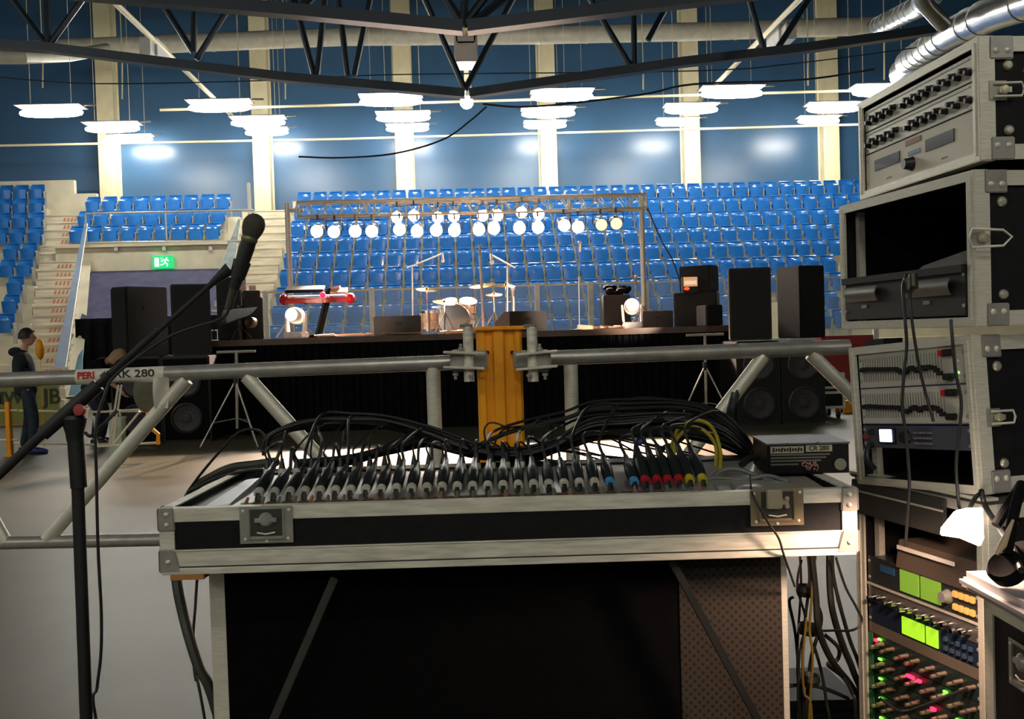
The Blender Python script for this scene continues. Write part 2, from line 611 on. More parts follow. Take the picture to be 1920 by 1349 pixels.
lamps = [(96, 209, 25, 1, 'over the corner seats, first of the front row'), (412, 199, 25, 1, 'on the slanting rail over the stair aisle'), (733, 188, 25, 1, 'between the aisle rail and the centre lamp'),
         (1054, 179, 25, 1, 'just beyond the small centre lamp'), (1372, 173, 25, 1, 'where the slanting rail nearest the racks ends'), (1655, 170, 25, 1, 'peeping over the top rack corner'),
         (211, 239, 29, 1, 'at the column over the exit sign, middle row'), (484, 228, 29, 1, 'at the aisle column, middle row'), (756, 219, 29, 1, 'at the second column past the aisle, middle row'),
         (1028, 211, 29, 1, 'at the third column past the aisle, middle row'), (1296, 204, 29, 1, 'at the fourth column past the aisle, middle row'), (1562, 202, 29, 1, 'at the column by the racks, middle row'),
         (246, 260, 33, .9, 'close to the wall over the exit sign'), (500, 247, 33, .9, 'close to the wall by the aisle column'), (764, 240, 33, .9, 'close to the wall at the second column'),
         (1022, 234, 33, .9, 'close to the wall at the third column'), (1270, 229, 33, .9, 'close to the wall at the fourth column'), (1535, 225, 33, .9, 'close to the wall by the racks')]
for px, py, d, s, lb in lamps:
    o = lp if first else copy_tree(lp)
    o['label'] = 'lit white tube lamp ' + lb
    o.location = P(px, py, d)
    o.scale = (s, s, s)
    hang(o)
    first = False
# unseen lamps of the hall over the floor, set to light the foreground
for ix, x in enumerate((-20, -10, -1, 8)):
    for iy, y in enumerate((-5, -11, -17)):
        o = copy_tree(lp)
        o['label'] = 'lit white tube lamp over the open floor, %s bay and %s row' % (nth(ix), nth(iy))
        o.location = (x, y, 8.6)
        hang(o)
for ix, (x, y) in enumerate(((-20, 2), (-20, 8), (-20, 14), (-14, 2), (-14, 8))):  # side lamps out of view, added to brighten the rack fronts
    o = copy_tree(lp)
    o['label'] = 'lit white tube lamp beside the floor edge, %s of the side lamps' % nth(ix)
    o.location = (x, y, 7.6)
    hang(o)
t = thing('centre_lamp', 'small round glowing lamp at the end of the middle rail', 'lamp', P(875, 192, 24))
c = P(875, 192, 24)
MB().ball(c, 0.16).build('bulb', M['lampglow'], t)
MB().tube([c + V((0, 0, 0.12)), c + V((0, 0, 0.4))], 0.13, 10).build('socket', M['white'], t)

# ---------------------------------------------------------------- loose wires overhead
def wire(pix, d, r, name, label, cat='cable', m='rubber', n=6, group=None):
    pts = smooth_path([P(p[0], p[1], p[2] if len(p) > 2 else d) for p in pix], 6)
    f = MB()
    f.tube(pts, r, n)
    return tag(f.build(name, M[m]), label, cat, group)
wire([(-30, 142), (180, 157), (530, 150), (740, 140), (1300, 133), (1500, 118), (1800, 78)], 20, 0.012, 'overhead_wire', 'long thin black wire strung across the hall under the trusses')
wire([(560, 294), (640, 296), (740, 288), (830, 262), (880, 228), (912, 200)], 22, 0.02, 'overhead_wire', 'dark sagging wire hanging down from the centre lamp')
wire([(905, 195), (1000, 200), (1200, 178), (1300, 158), (1500, 150), (1640, 130)], 22, 0.022, 'overhead_wire', 'thick dark cable sagging from the centre lamp toward the ducts')
wire([(1212, 385), (1240, 450), (1262, 490), (1280, 545)], 21, 0.015, 'guy_wire', 'dark wire slanting down from the end of the stage truss')

# ================================================================ grandstand
def rowY(k):
    return 32.0 - 0.72 * k
def rowZ(k):      # top of the backrests
    return 6.22 - 0.54 * k
X_BIG0, X_BIG1 = -5.14, 13.6
f = MB()
for k in range(-1, 11):
    z = rowZ(k) - 0.80
    y0 = rowY(k) - 0.42
    if z > 0.05:
        f.span((X_BIG0 - 0.1, y0, max(0, z - 0.56)), (20, y0 + 0.74 if k > 0 else 34.6, z))
struct('floor_tier', f, M['concrete'])
f = MB()
for k in (0, 1, 2):
    z = rowZ(k) - 0.80
    y0 = rowY(k) - 0.42
    f.span((-11.75, y0, z - 0.56), (-6.78, y0 + 0.74 if k > 0 else 34.6, z))
struct('floor_tier', f, M['concrete'])
f = MB()
for k in range(-1, 11):
    z = rowZ(k) - 0.80
    y0 = rowY(k) - 0.42
    if z > 0.05:
        f.span((-22, y0, max(0, z - 0.56)), (onY(90 - 5 * max(k, 0), 400, rowY(k)).x, y0 + 0.74 if k > 0 else 34.6, z))
struct('floor_tier', f, M['concrete'])
# pale upstand behind corner block
f = MB()
f.span((-22, 33.0, 5.3), (onY(139, 350, 33).x, 33.2, onY(70, 339, 33).z))
f.span((onY(139, 350, 33).x, 33.0, 5.3), (onY(180, 350, 33).x, 33.2, onY(160, 363, 33).z))
struct('trim_1', f, M['concrete'])
# fascia over the exit
fz1, fz0 = onY(300, 455, 29.9).z, onY(300, 509, 29.9).z
f = MB()
f.span((-11.75, 29.8, fz0), (-6.75, 30.2, fz1))
f.span((-11.75, 29.6, fz1 - 0.12), (-6.75, 29.85, fz1 - 0.04))
struct('trim_2', f, M['concrete'])
# stairs: two steps to a row
def stair(name, label, x0f, x1f, k0, k1, marks):
    t = thing(name, label, 'stairs', (x0f(k0), rowY(k0), 0))
    f = MB()
    k = k0
    while k < k1:
        z = rowZ(k) - 0.80
        y0 = rowY(k) - 0.42
        for h in (0, 1):
            zz = z + 0.0 - 0.27 * h
            yy = y0 - 0.36 * h + 0.36
            a, b = x0f(k + h / 2), x1f(k + h / 2)
            if zz > 0.1:
                f.span((a, yy - 0.36, max(0, zz - 0.30)), (b, yy + 0.3, zz - 0.03))
                f.span((a, yy - 0.39, zz - 0.03), (b, yy + 0.3, zz))
                if marks:
                    m0 = a + (b - a) * 0.42
                    g = MB()
                    for q in range(4):
                        xx = m0 + q * 0.11
                        g.hexa([(xx, yy - 0.365, zz - 0.2), (xx + 0.07, yy - 0.365, zz - 0.2), (xx + 0.07, yy - 0.359, zz - 0.2), (xx, yy - 0.359, zz - 0.2),
                                (xx + 0.05, yy - 0.365, zz - 0.09), (xx + 0.10, yy - 0.365, zz - 0.09), (xx + 0.10, yy - 0.359, zz - 0.09), (xx + 0.05, yy - 0.359, zz - 0.09)])
                    g.build('red_print', mat('faded_red_print', (0.55, 0.20, 0.12), 0.7), t)
        k += 1
    f.build('step_tread', M['step'], t)
    return t
stair('stair_aisle', 'cream stair aisle between the middle seats and the big seat block', lambda k: -6.76, lambda k: -5.24, -0.4, 10, False)
def xl(k):
    return onY(92 - 5 * max(k, 0), 400, rowY(k)).x
def xr(k):
    return onY(176 - 6 * max(k, 0), 400, rowY(k)).x
stair('stair_aisle', 'cream stair aisle with faded red print beside the corner seats', xl, xr, -0.4, 10, True)

# seats
def seat_proto():
    t = thing('stadium_seat', 'x', 'seat', (0, 0, 0), 'blue seats of the grandstand')
    f = MB()
    def bk(u, v):
        x = (u - 0.5) * (0.43 - 0.05 * max(0, v - 0.8) / 0.2)
        z = 0.40 + 0.40 * v
        y = 0.10 + 0.05 * v - 0.05 * (1 - (2 * u - 1) ** 2) * -1 - (0.07 * max(0, v - 0.82) / 0.18 * -1)
        return (x, y, z)
    f.grid(bk, 6, 6, 0.02)
    f.tube([(-0.19, 0.20, 0.795), (0, 0.245, 0.80), (0.19, 0.20, 0.795)], 0.022, 6)
    f.build('backrest', M['blue'], t)
    f = MB()
    def pn(u, v):
        return ((u - 0.5) * (0.40 - 0.05 * (1 - v)), -0.02 - 0.03 * (1 - (2 * u - 1) ** 2) - 0.03 * v, 0.29 + 0.33 * v)
    f.grid(pn, 5, 5, 0.035)
    f.build('seat_pan', M['blue'], t)
    f = MB()
    for x in (0.245,):
        f.span((x - 0.012, -0.02, 0.0), (x + 0.012, 0.16, 0.5))
        f.span((x - 0.012, -0.06, 0.5), (x + 0.012, 0.2, 0.56))
    f.build('bracket_frame', mat('seat_bracket', (0.35, 0.35, 0.33), 0.5, 0.4), t)
    return t
seat = seat_proto()
spots = []
RN = ['top', 'second', 'third', 'fourth', 'fifth', 'sixth', 'seventh', 'eighth', 'ninth', 'tenth', 'eleventh']
for k in range(0, 10):
    n = int((X_BIG1 - X_BIG0) / 0.5)
    for i in range(n):
        x = X_BIG0 + 0.3 + 0.502 * i
        lb = 'blue tip-up seat, %s row of the big block, %s from the stair aisle' % (RN[k], nth(i))
        spots.append((k, x, lb, 0))
for k in range(0, 3):
    for i in range(9):
        spots.append((k, -11.42 + 0.505 * i + 0.04 * 0, 'blue tip-up seat, %s row above the exit sign, %s from the big block' % (RN[k], nth(8 - i)), 2))
for k, pl_ in ((-1, (68, 38, 9)), (0, (68, 37, 8)), (1, (67, 36, 5)), (2, (65, 32, 0)), (3, (53, 20)), (4, (45, 12)), (5, (27,)), (6, (18,)), (7, (8,))):
    for i, px in enumerate(pl_):
        spots.append((k, onY(px, 400 + 30 * k, rowY(k)).x, 'blue tip-up seat, %s row of the corner block, %s from its stairs' % (RN[k + 1], nth(i)), 1))
# nearest three hundred of them stand alone, the rest is one mass
def seen(s):
    k, x = s[0], s[1]
    q = V((x, rowY(k), rowZ(k))) - CAM
    d = q.dot(F_)
    px = 960 + FPX * q.dot(R_) / d
    py = 674.5 - FPX * q.dot(U_) / d
    if s[3] == 0:
        if px > 1618 or (k >= 3 and px > 1585):
            return False
        if py > 640 or (1375 < px < 1535 and py > 520) or (k >= 9 and (px > 1010 or px < 690)):
            return False
        if k >= 10:
            return False
    return px > -12
vis = sorted([s for s in spots if seen(s)], key=lambda s: (0 if s[3] else 1, -s[0], abs(s[1])))
solo, mass = vis[:298], vis[298:]
solo_n = 0
for s in solo:
    o = seat if solo_n == 0 else copy_tree(seat)
    solo_n += 1
    o['label'] = s[2]
    o.location = (s[1] + random.uniform(-.006, .006), rowY(s[0]), rowZ(s[0]) - 0.80)
    o.rotation_euler = (0, 0, random.uniform(-0.03, 0.03))
if mass:
    vs, fs, mi = [], [], []
    for s in mass:
        for c in [c for c, g in KIDS[seat.name]]:
            b = len(vs)
            off = V((s[1], rowY(s[0]), rowZ(s[0]) - 0.80))
            vs += [tuple(v.co + off) for v in c.data.vertices]
            fs += [[b + i for i in p.vertices] for p in c.data.polygons]
            mi += [1 if c.name.startswith('bracket') else 0] * len(c.data.polygons)
    me = bpy.data.meshes.new('distant_seating')
    me.from_pydata(vs, [], fs)
    me.materials.append(M['blue'])
    me.materials.append(MATS['seat_bracket'])
    me.polygons.foreach_set('material_index', mi)
    me.polygons.foreach_set('use_smooth', [True] * len(fs))
    me.set_sharp_from_angle(angle=0.6)
    o = bpy.data.objects.new('distant_seating', me)
    COL.objects.link(o)
    tag(o, 'remaining blue seats of the topmost rows of the big block', 'seating', 'blue seats of the grandstand', 'stuff')

# rails over and before the seats
def rail(name, label, pts, r, m='steel', posts=(), drop=0.9, cat='railing'):
    t = thing(name, label, cat, pts[0])
    MB().tube(pts, r, 8).build('handrail', M[m], t)
    for p in posts:
        MB().tube([p, V(p) - V((0, 0, drop))], r * 0.9, 8).build('post', M[m], t)
    return t
y3 = 29.75
a, b = onY(160, 401, y3), onY(475, 394, y3)
c2 = [onY(x, 455 - (x - 165) * 0.01, y3) for x in (165, 475)]
t = rail('seat_railing', 'thin grey railing before the seats above the exit sign', [a, b], 0.03, 'steel', [a, b, onY(310, 398, y3)], 1.0)
MB().tube(c2, 0.03, 8).build('lower_rail', M['steel'], t)
for x in (218, 308, 395):
    MB().span(onY(x - 3, 462, y3 - 0.02), onY(x + 3, 470, y3 - .08)).build('post_foot', M['steel'], t)
# glazed stair balustrades
M['glassblue'] = mat('smoked_blue_panel', (0.035, 0.085, 0.16), 0.55, 0, 0.15, 3)
def balustrade(label, top, bot, wtop, wbot, m):
    t = thing('stair_balustrade', label, 'balustrade', P(*bot))
    f = MB()
    a0, a1 = P(*top), P(top[0] + wtop, top[1] + 4, top[2])
    b0, b1 = P(*bot), P(bot[0] + wbot, bot[1] + 2, bot[2])
    dv = V((0, -0.05, 0))
    f.hexa([b0, b1, b1 + dv, b0 + dv, a0, a1, a1 + dv, a0 + dv])
    f.build('panel', m, t)
    MB().tube([a0, b0], 0.018, 8).build('handrail', M['alu'], t)
    MB().tube([a1, b1], 0.014, 8).build('lower_rail', M['alu'], t)
balustrade('sloping smoky blue balustrade between the printed stairs and the exit', (160, 416, 29.4), (103, 688, 22), 4, 20, M['glassblue'])
balustrade('sloping grey balustrade at the top end of the stair aisle', (447, 410, 30), (412, 508, 28.5), 4, 26, mat('smoked_grey_panel', (0.22, 0.26, 0.25), 0.3, 0.1, 0.2, 3))
t = rail('stair_post', 'grey steel post with rail at the head of the stair aisle', [P(466, 345, 31), P(470, 440, 29.6)], 0.06, 'steel', [], cat='post')
rail('stair_rail', 'thin pale rail down the printed stairs', [P(44, 352, 32.6), P(139, 352, 32.4)], 0.02, 'cream', [])
f = MB()
f.tube([P(268, 262, 34.5), P(268, 375, 34.5)], 0.06, 8)
tag(f.build('downpipe', M['cream']), 'pale downpipe on the blue wall above the exit seats', 'pipe')

# exit sign
a, b = onY(284, 480, 29.55), onY(323, 503, 29.55)
t = thing('exit_sign', 'lit green emergency exit sign on the cream fascia', 'sign', (a + b) / 2)
f = MB()
f.span((a.x, 29.6, b.z), (b.x, 29.8, a.z))
f.build('sign_box', mat('sign_green', (0.01, 0.4, 0.14), 0.4, emit=(0.0, 0.75, 0.22), estr=0.55), t, bev=0.01)
M['signwhite'] = mat('sign_white', (0.8, 0.9, 0.8), 0.4, emit=(0.5, 1, 0.7), estr=0.7)
W_, H_ = b.x - a.x, a.z - b.z
f = MB()
f.span((a.x + W_ * .12, 29.585, b.z + H_ * .15), (a.x + W_ * .33, 29.6, a.z - H_ * .15))
f.build('door_symbol', M['signwhite'], t)
f = MB()
X0, Z0 = a.x + W_ * .62, b.z + H_ * .5
yv = 29.59
f.ball((X0 + W_ * .1, yv, Z0 + H_ * .30), H_ * .075, (1, .1, 1), 8)
for p, q in (((.06, .22), (.0, -.05)), ((.06, .2), (.2, .08)), ((.04, .2), (-.12, .1)), ((0, -.05), (.14, -.15)), ((.14, -.15), (.1, -.36)), ((0, -.05), (-.1, -.2)), ((-.1, -.2), (-.24, -.22))):
    f.bar((X0 + p[0] * W_, yv, Z0 + p[1] * H_), (X0 + q[0] * W_, yv, Z0 + q[1] * H_), H_ * .09, .01, (0, 1, 0))
for i in range(3):
    f.bar((X0 - W_ * .2, yv, Z0 + H_ * (.3 - .14 * i)), (X0 - W_ * .1, yv, Z0 + H_ * (.3 - .14 * i)), H_ * .05, .01, (0, 1, 0))
f.build('running_figure_symbol', M['signwhite'], t)

# exit passage with cloth canopy
M['navycloth'] = mat('navy_cloth', (0.055, 0.055, 0.11), 0.8, 0, 0.25, 3, 0.5, bscale=3)
a0, a1 = onY(172, 511, 29.7), onY(435, 505, 29.7)
b0, b1 = P(148, 606, 26.6), P(440, 598, 26.6)
f = MB()
def cl(u, v):
    p = (a0.lerp(a1, u)).lerp(b0.lerp(b1, u), v)
    return p + V((0, 0, -0.25 * math.sin(PI * v) * v + 0.04 * v * math.sin(u * 17 + v * 3)))
f.grid(cl, 24, 14, 0.03)
tag(f.build('cloth_canopy', M['navycloth']), 'navy cloth canopy stretched down from the exit fascia', 'canopy')
f = MB()
z0 = b0.z + 0.1
def cu(u, v):
    return V((b0.x + (b1.x - b0.x) * u, 26.9 + 0.08 * math.sin(u * 70), z0 * (1 - v)))
f.grid(cu, 90, 2, 0.03)
tag(f.build('black_curtain', M['cloth']), 'black curtain hanging below the navy canopy', 'curtain')
f = MB()
f.hexa([P(118, 746, 24.5), P(150, 742, 24.5), P(150, 742, 25), P(118, 746, 25), P(160, 455, 29.9), P(174, 455, 29.9), P(174, 455, 30.2), P(160, 455, 30.2)])
struct('wall_ramp', f, M['concrete'])
f = MB()
A = [P(128, 742, 24), P(150, 742, 24), P(154, 690, 24), P(155, 655, 24), P(146, 668, 24), P(139, 700, 24)]
f.prism(A, (0, 0, 0), (0, 0.04, 0))
tag(f.build('cloth_pennant', mat('pale_blue_cloth', (0.35, 0.65, 0.8), 0.6, 0, 0.3, 3, stretch=(1, 1, 0.6))), 'pale blue cloth strip hanging at the foot of the exit wall', 'banner')

# rink boards and posts behind the stage
M['glass'] = mat('rink_glass', (0.7, 0.8, 0.75), 0.12, 0, 0.05, alpha=0.16)
prev = None
BY = 24.0
t = thing('rink_barrier', 'clear rink barrier with pale posts behind the stage', 'barrier', (0, BY, 0))
xs = [onY(p, 590, BY).x for p in (500, 698, 1008, 1108, 1212, 1380, 1480, 1640)]
zt = onY(1008, 532, BY).z
for x in xs:
    MB().span((x - 0.06, BY - 0.08, 0), (x + 0.06, BY + 0.02, zt)).build('post', mat('pale_post_paint', (.85, .82, .70), .5), t)
MB().span((xs[0], BY - 0.03, zt - 0.06), (xs[-1], BY, zt - 0.02)).build('top_rail', M['cream'], t)
for u, v in zip(xs, xs[1:]):
    MB().span((u + 0.05, BY - 0.02, 1.2), (v - 0.05, BY - 0.008, zt - 0.06)).build('glass_pane', M['glass'], t)
MB().span((xs[0], BY - 0.05, 0), (xs[-1], BY + 0.03, 1.2)).build('kick_board', M['white'], t)
# ================================================================ the stage
SZ = 1.54
SY = 16.3
def wx(px, py, Y):
    return onY(px, py, Y).x
def wz(px, py, Y):
    return onY(px, py, Y).z
sx0, sx1 = wx(385, 640, SY), wx(1378, 615, SY)
M['deck'] = mat('stage_plywood', (0.10, 0.06, 0.035), 0.45, 0, 0.25, 4, 0.05)
t = thing('stage', 'black skirted concert stage with dark plywood deck', 'stage', ((sx0 + sx1) / 2, SY, 0))
MB().span((sx0, SY - 0.03, SZ - 0.10), (sx1, 22.8, SZ)).build('deck', M['deck'], t)
f = MB()
def sk(u, v):
    return V((sx0 + (sx1 - sx0) * u, SY + 0.04 + 0.025 * math.sin(u * 420) + 0.015 * math.sin(u * 997), (SZ - 0.10) * (1 - v) + 0.005))
f.grid(sk, 420, 2, 0.01)
f.build('front_skirt', M['cloth'], t)
for x in (sx0 + 0.02, sx1 - 0.02):
    MB().span((x - 0.02, SY + 0.04, 0), (x + 0.02, 22.7, SZ - 0.10)).build('side_skirt', M['cloth'], t)
for i in range(9):
    x = sx0 + 0.3 + (sx1 - sx0 - 0.6) * i / 8
    MB().span((x - 0.03, 17.0, 0), (x + 0.03, 17.06, SZ - 0.1)).build('leg', M['steel'], t)

def cab(name, label, cat, x0, x1, yt, Y, dep, zb=SZ, m='blackpaint', front='grille', rz=0.0, group=None, bev=0.015, cones=()):
    """a speaker cabinet seen between pixels x0..x1 with its top at pixel yt"""
    a, b = onY(x0, yt, Y), onY(x1, yt, Y)
    w, h = b.x - a.x, (a.z + b.z) / 2 - zb
    c = V(((a.x + b.x) / 2, Y + dep / 2, zb))
    t = lthing(name, label, cat, Matrix.Translation(c) @ Matrix.Rotation(rz, 4, 'Z'), group)
    ORG[t.name] = V((0, 0, 0))
    MB().box((0, 0, h / 2), (w, dep, h)).build('cabinet', M[m], t, bev=bev)
    MB().box((0, -dep / 2 - 0.006, h / 2), (w * 0.92, 0.02, h * 0.94)).build('front_grille', M[front], t, bev=0.004)
    for (cx_, cz_, r_) in cones:
        f = MB()
        f.lathe([(r_, 0), (r_ * 1.08, 0.02), (r_ * 0.96, 0.035), (r_ * 0.9, 0.01), (r_ * 0.35, -0.004), (r_ * 0.3, 0.012), (0, 0.02)], (cx_ * w, -dep / 2 - 0.018, cz_ * h), (0, -1, 0), 24)
        f.build('woofer', mat('cone_paper', (0.03, 0.03, 0.03), 0.5), t)
    MB().box((w / 2, 0, h * 0.7), (0.01, 0.16, 0.06)).build('handle', M['rubber'], t)
    return t
# PA wings
zlw = wz(290, 669, 15.4)
cab('subwoofer', 'large black subwoofer stack carrying the outer speaker above the bending person', 'speaker', 205, 300, 669, 15.4, 1.0, 0, front='cloth', cones=((0, .28, .22), (0, .7, .22)))
cab('subwoofer', 'large black subwoofer stack under the inner speaker by the stage', 'speaker', 301, 392, 668, 15.4, 1.0, 0, front='cloth', cones=((0, .28, .22), (0, .7, .22)))
cab('pa_speaker', 'tall black speaker cabinet under the exit sign, outer one of the pair', 'speaker', 222, 270, 537, 15.5, 0.75, zlw, rz=-0.62, group=None)
cab('pa_speaker', 'tall black speaker cabinet below the exit sign, next to the stage', 'speaker', 312, 384, 533, 15.5, 0.5, zlw, rz=0.25)
zrw = wz(1450, 637, 15.2)
cab('pa_speaker', 'tall black speaker cabinet next to the guitar amplifier', 'speaker', 1374, 1450, 502, 15.2, 0.5, zrw, rz=-0.22)
cab('pa_speaker', 'tall black speaker cabinet beside the rack tower, outer one of the pair', 'speaker', 1484, 1540, 498, 15.9, 0.62, zrw, rz=0.3)
cab('subwoofer', 'black double subwoofer under the speaker next to the amplifier', 'speaker', 1380, 1462, 640, 15.0, 1.0, 0, cones=((0, .25, .24), (0, .72, .24)))
cab('subwoofer', 'black double subwoofer with two round cones near the wheeled case', 'speaker', 1464, 1546, 640, 15.0, 1.0, 0, cones=((0, .25, .24), (0, .72, .24)))

# lighting goalpost
TY = 20.6
p0, p1 = onY(556, 377, TY), onY(1212, 366, TY)
M['trussalu'] = mat('truss_tube', (0.78, 0.72, 0.62), 0.4, 0.2, 0.1, 12)
t = thing('lighting_truss', 'aluminium lighting truss spanning over the stage on two uprights', 'truss', ((p0.x + p1.x) / 2, TY, SZ))
Hh = 0.29
zt = (p0.z + p1.z) / 2
for yy in (TY, TY + 0.29):
    for zz in (zt, zt - Hh):
        MB().tube([(p0.x, yy, zz), (p1.x, yy, zz)], 0.028, 8).build('chord', M['trussalu'], t)
f = MB()
n = 36
for i in range(n):
    xa, xb = p0.x + (p1.x - p0.x) * i / n, p0.x + (p1.x - p0.x) * (i + 1) / n
    for yy in (TY, TY + 0.29):
        f.tube([(xa, yy, zt if i % 2 else zt - Hh), (xb, yy, zt - Hh if i % 2 else zt)], 0.012, 5)
    f.tube([(xa, TY, zt), (xb, TY + .29, zt)], 0.01, 5)
f.build('lattice', M['trussalu'], t)
for i in (0, 7, 14, 21, 28, 36):
    x = p0.x + (p1.x - p0.x) * i / n
    for yy in (TY, TY + 0.29):
        MB().tube([(x, yy, zt), (x, yy, zt - Hh)], 0.02, 6).build('frame_bar', M['trussalu'], t)
for px, py in ((537, 400), (1205, 385)):
    x = onY(px, py, TY).x
    MB().tube([(x, TY + 0.14, SZ), (x, TY + 0.14, zt)], 0.055, 12).build('upright', M['trussalu'], t)
    f = MB()
    for a in range(3):
        f.tube([(x, TY + .14, SZ + 0.5), (x + 0.5 * math.cos(a * 2.1), TY + .14 + 0.5 * math.sin(a * 2.1), SZ + 0.03)], 0.02, 6)
    f.build('upright_brace', M['trussalu'], t)
    if px < 600:
        MB().tube([(x, TY + 0.14, zt - 0.15), (p0.x + .1, TY + 0.14, zt - 0.15)], 0.04, 8).build('outrigger', M['trussalu'], t)
# a second bar the upper lamps hang from
bars = []
zb = zt - Hh - 0.05
# par cans
M['parglow'] = mat('lit_par_lens', (0.9, 0.9, 0.9), 0.4, emit=(1.0, 0.78, 0.62), estr=PAR)
M['pardim'] = mat('fading_par_lens', (0.9, 0.9, 0.9), 0.4, emit=(1.0, 0.62, 0.30), estr=1.5)
M['paramber'] = mat('dark_copper_can', (0.14, 0.09, 0.07), 0.35, 0.7, 0.1)
def par_proto():
    t = thing('par_lamp', 'x', 'lamp', (0, 0, 0), 'stage lamps on the truss')
    MB().lathe([(0.05, 0.34), (0.11, 0.30), (0.125, 0.14), (0.125, 0.0), (0.118, 0.0), (0.112, 0.06)], (0, 0, 0), (0, 1, 0), 16).build('can', M['paramber'], t)
    MB().lathe([(0, -0.02), (0.06, -0.012), (0.112, 0.01), (0.112, 0.03), (0, 0.04)], (0, 0.0, 0), (0, 1, 0), 16).build('lens', M['parglow'], t)
    f = MB()
    f.tube([(-0.15, 0.15, 0), (-0.15, 0.15, 0.2), (0.15, 0.15, 0.2), (0.15, 0.15, 0)], 0.010, 6)
    f.tube([(0, 0.15, 0.2), (0, 0.15, 0.30)], 0.02, 6)
    f.build('yoke', M['darksteel'], t)
    return t
par = par_proto()
up = [(744, 408), (776, 405), (821, 408), (851, 406), (905, 405), (933, 404), (978, 399), (1010, 402)]
lo = [(594, 434), (626, 435), (666, 434), (697, 434), (749, 431), (782, 434), (818, 432), (852, 433), (898, 431), (926, 429), (974, 428), (1009, 427), (1058, 423), (1084, 426), (1128, 422), (1156, 420)]
firstp = True
for nm, lst, yy in (('upper', up, TY - 0.12), ('lower', lo, TY - 0.35)):
    for i, (px, py) in enumerate(lst):
        o = par if firstp else copy_tree(par)
        firstp = False
        o['label'] = 'lit warm stage lamp, %s in the %s row counted from the keyboard side' % (nth(i), nm)
        if nm == 'lower' and i > 13:
            o['label'] = ('dimmed amber stage lamp beside the last bright pair', 'dimmed amber stage lamp at the outer end of the lower row')[i - 14]
            for c in bpy.data.objects:
                if c.parent == o and c.name.startswith('lens'):
                    c.data = c.data.copy()
                    c.data.materials[0] = M['pardim']
        o.location = onY(px, py, yy)
        o.rotation_euler = (math.radians(14 + random.uniform(-3, 3)), 0, math.radians(random.uniform(-5, 5)))
        s = 1.0 if nm == 'upper' else 1.06
        o.scale = (s, s, s)
    x0_, x1_ = onY(lst[0][0] - 15, lst[0][1], yy).x, onY(lst[-1][0] + 15, lst[-1][1], yy).x
    zz = onY(lst[0][0], lst[0][1], yy).z + 0.3
    f = MB()
    f.tube([(x0_, yy + 0.12, zz), (x1_, yy + 0.12, zz)], 0.022, 8)
    k = 8
    for i in range(k):
        xx = x0_ + (x1_ - x0_) * (i + .5) / k
        f.tube([(xx, yy + 0.12, zz), (xx, TY, zt - Hh)], 0.012, 5)
    tag(f.build('lamp_bar', M['trussalu']), 'thin bar under the lighting truss holding the %s row of stage lamps' % nm, 'bar')
# the light the cans throw to the front
for i, px in enumerate((800, 890, 960, 1040, 1110)):
    L = bpy.data.lights.new('stage_light', 'SPOT')
    L.energy = 5000
    L.color = (1.0, 0.55, 0.32)
    L.spot_size = math.radians(30)
    L.spot_blend = 1.0
    L.shadow_soft_size = 0.12
    o = bpy.data.objects.new('stage_light', L)
    COL.objects.link(o)
    o.location = onY(px, 432, TY - 0.62)
    tgt = V((o.location.x * 1.1 + 0.1, 12.7, 0.0))
    o.rotation_euler = (tgt - o.location).to_track_quat('-Z', 'Y').to_euler()

for i, (px, tx, ty_, e_) in enumerate(((700, 590, 17.0, 2500), (880, 860, 19.0, 7000), (960, 930, 17.6, 3500), (1080, 1180, 17.4, 4500), (640, 560, 16.9, 4500))):
    L = bpy.data.lights.new('stage_light', 'SPOT')
    L.energy = e_
    L.color = (1.0, 0.72, 0.55)
    L.spot_size = math.radians(34)
    L.spot_blend = 0.8
    L.shadow_soft_size = 0.12
    o = bpy.data.objects.new('stage_light', L)
    COL.objects.link(o)
    o.location = onY(px, 432, TY - 0.62)
    tgt = onY(tx, 600, ty_)
    o.rotation_euler = (tgt - o.location).to_track_quat('-Z', 'Y').to_euler()

# front lights on the two tripod stands before the stage
for px, tx in ((452, 800), (1330, 1000)):
    L = bpy.data.lights.new('front_light', 'SPOT')
    L.energy = 350
    L.color = (1.0, 0.78, 0.62)
    L.spot_size = math.radians(40)
    L.spot_blend = 0.6
    L.shadow_soft_size = 0.08
    o = bpy.data.objects.new('front_light', L)
    COL.objects.link(o)
    o.location = P(px, 585, 15.0)
    o.rotation_euler = (onY(tx, 560, 18.6) - o.location).to_track_quat('-Z', 'Y').to_euler()

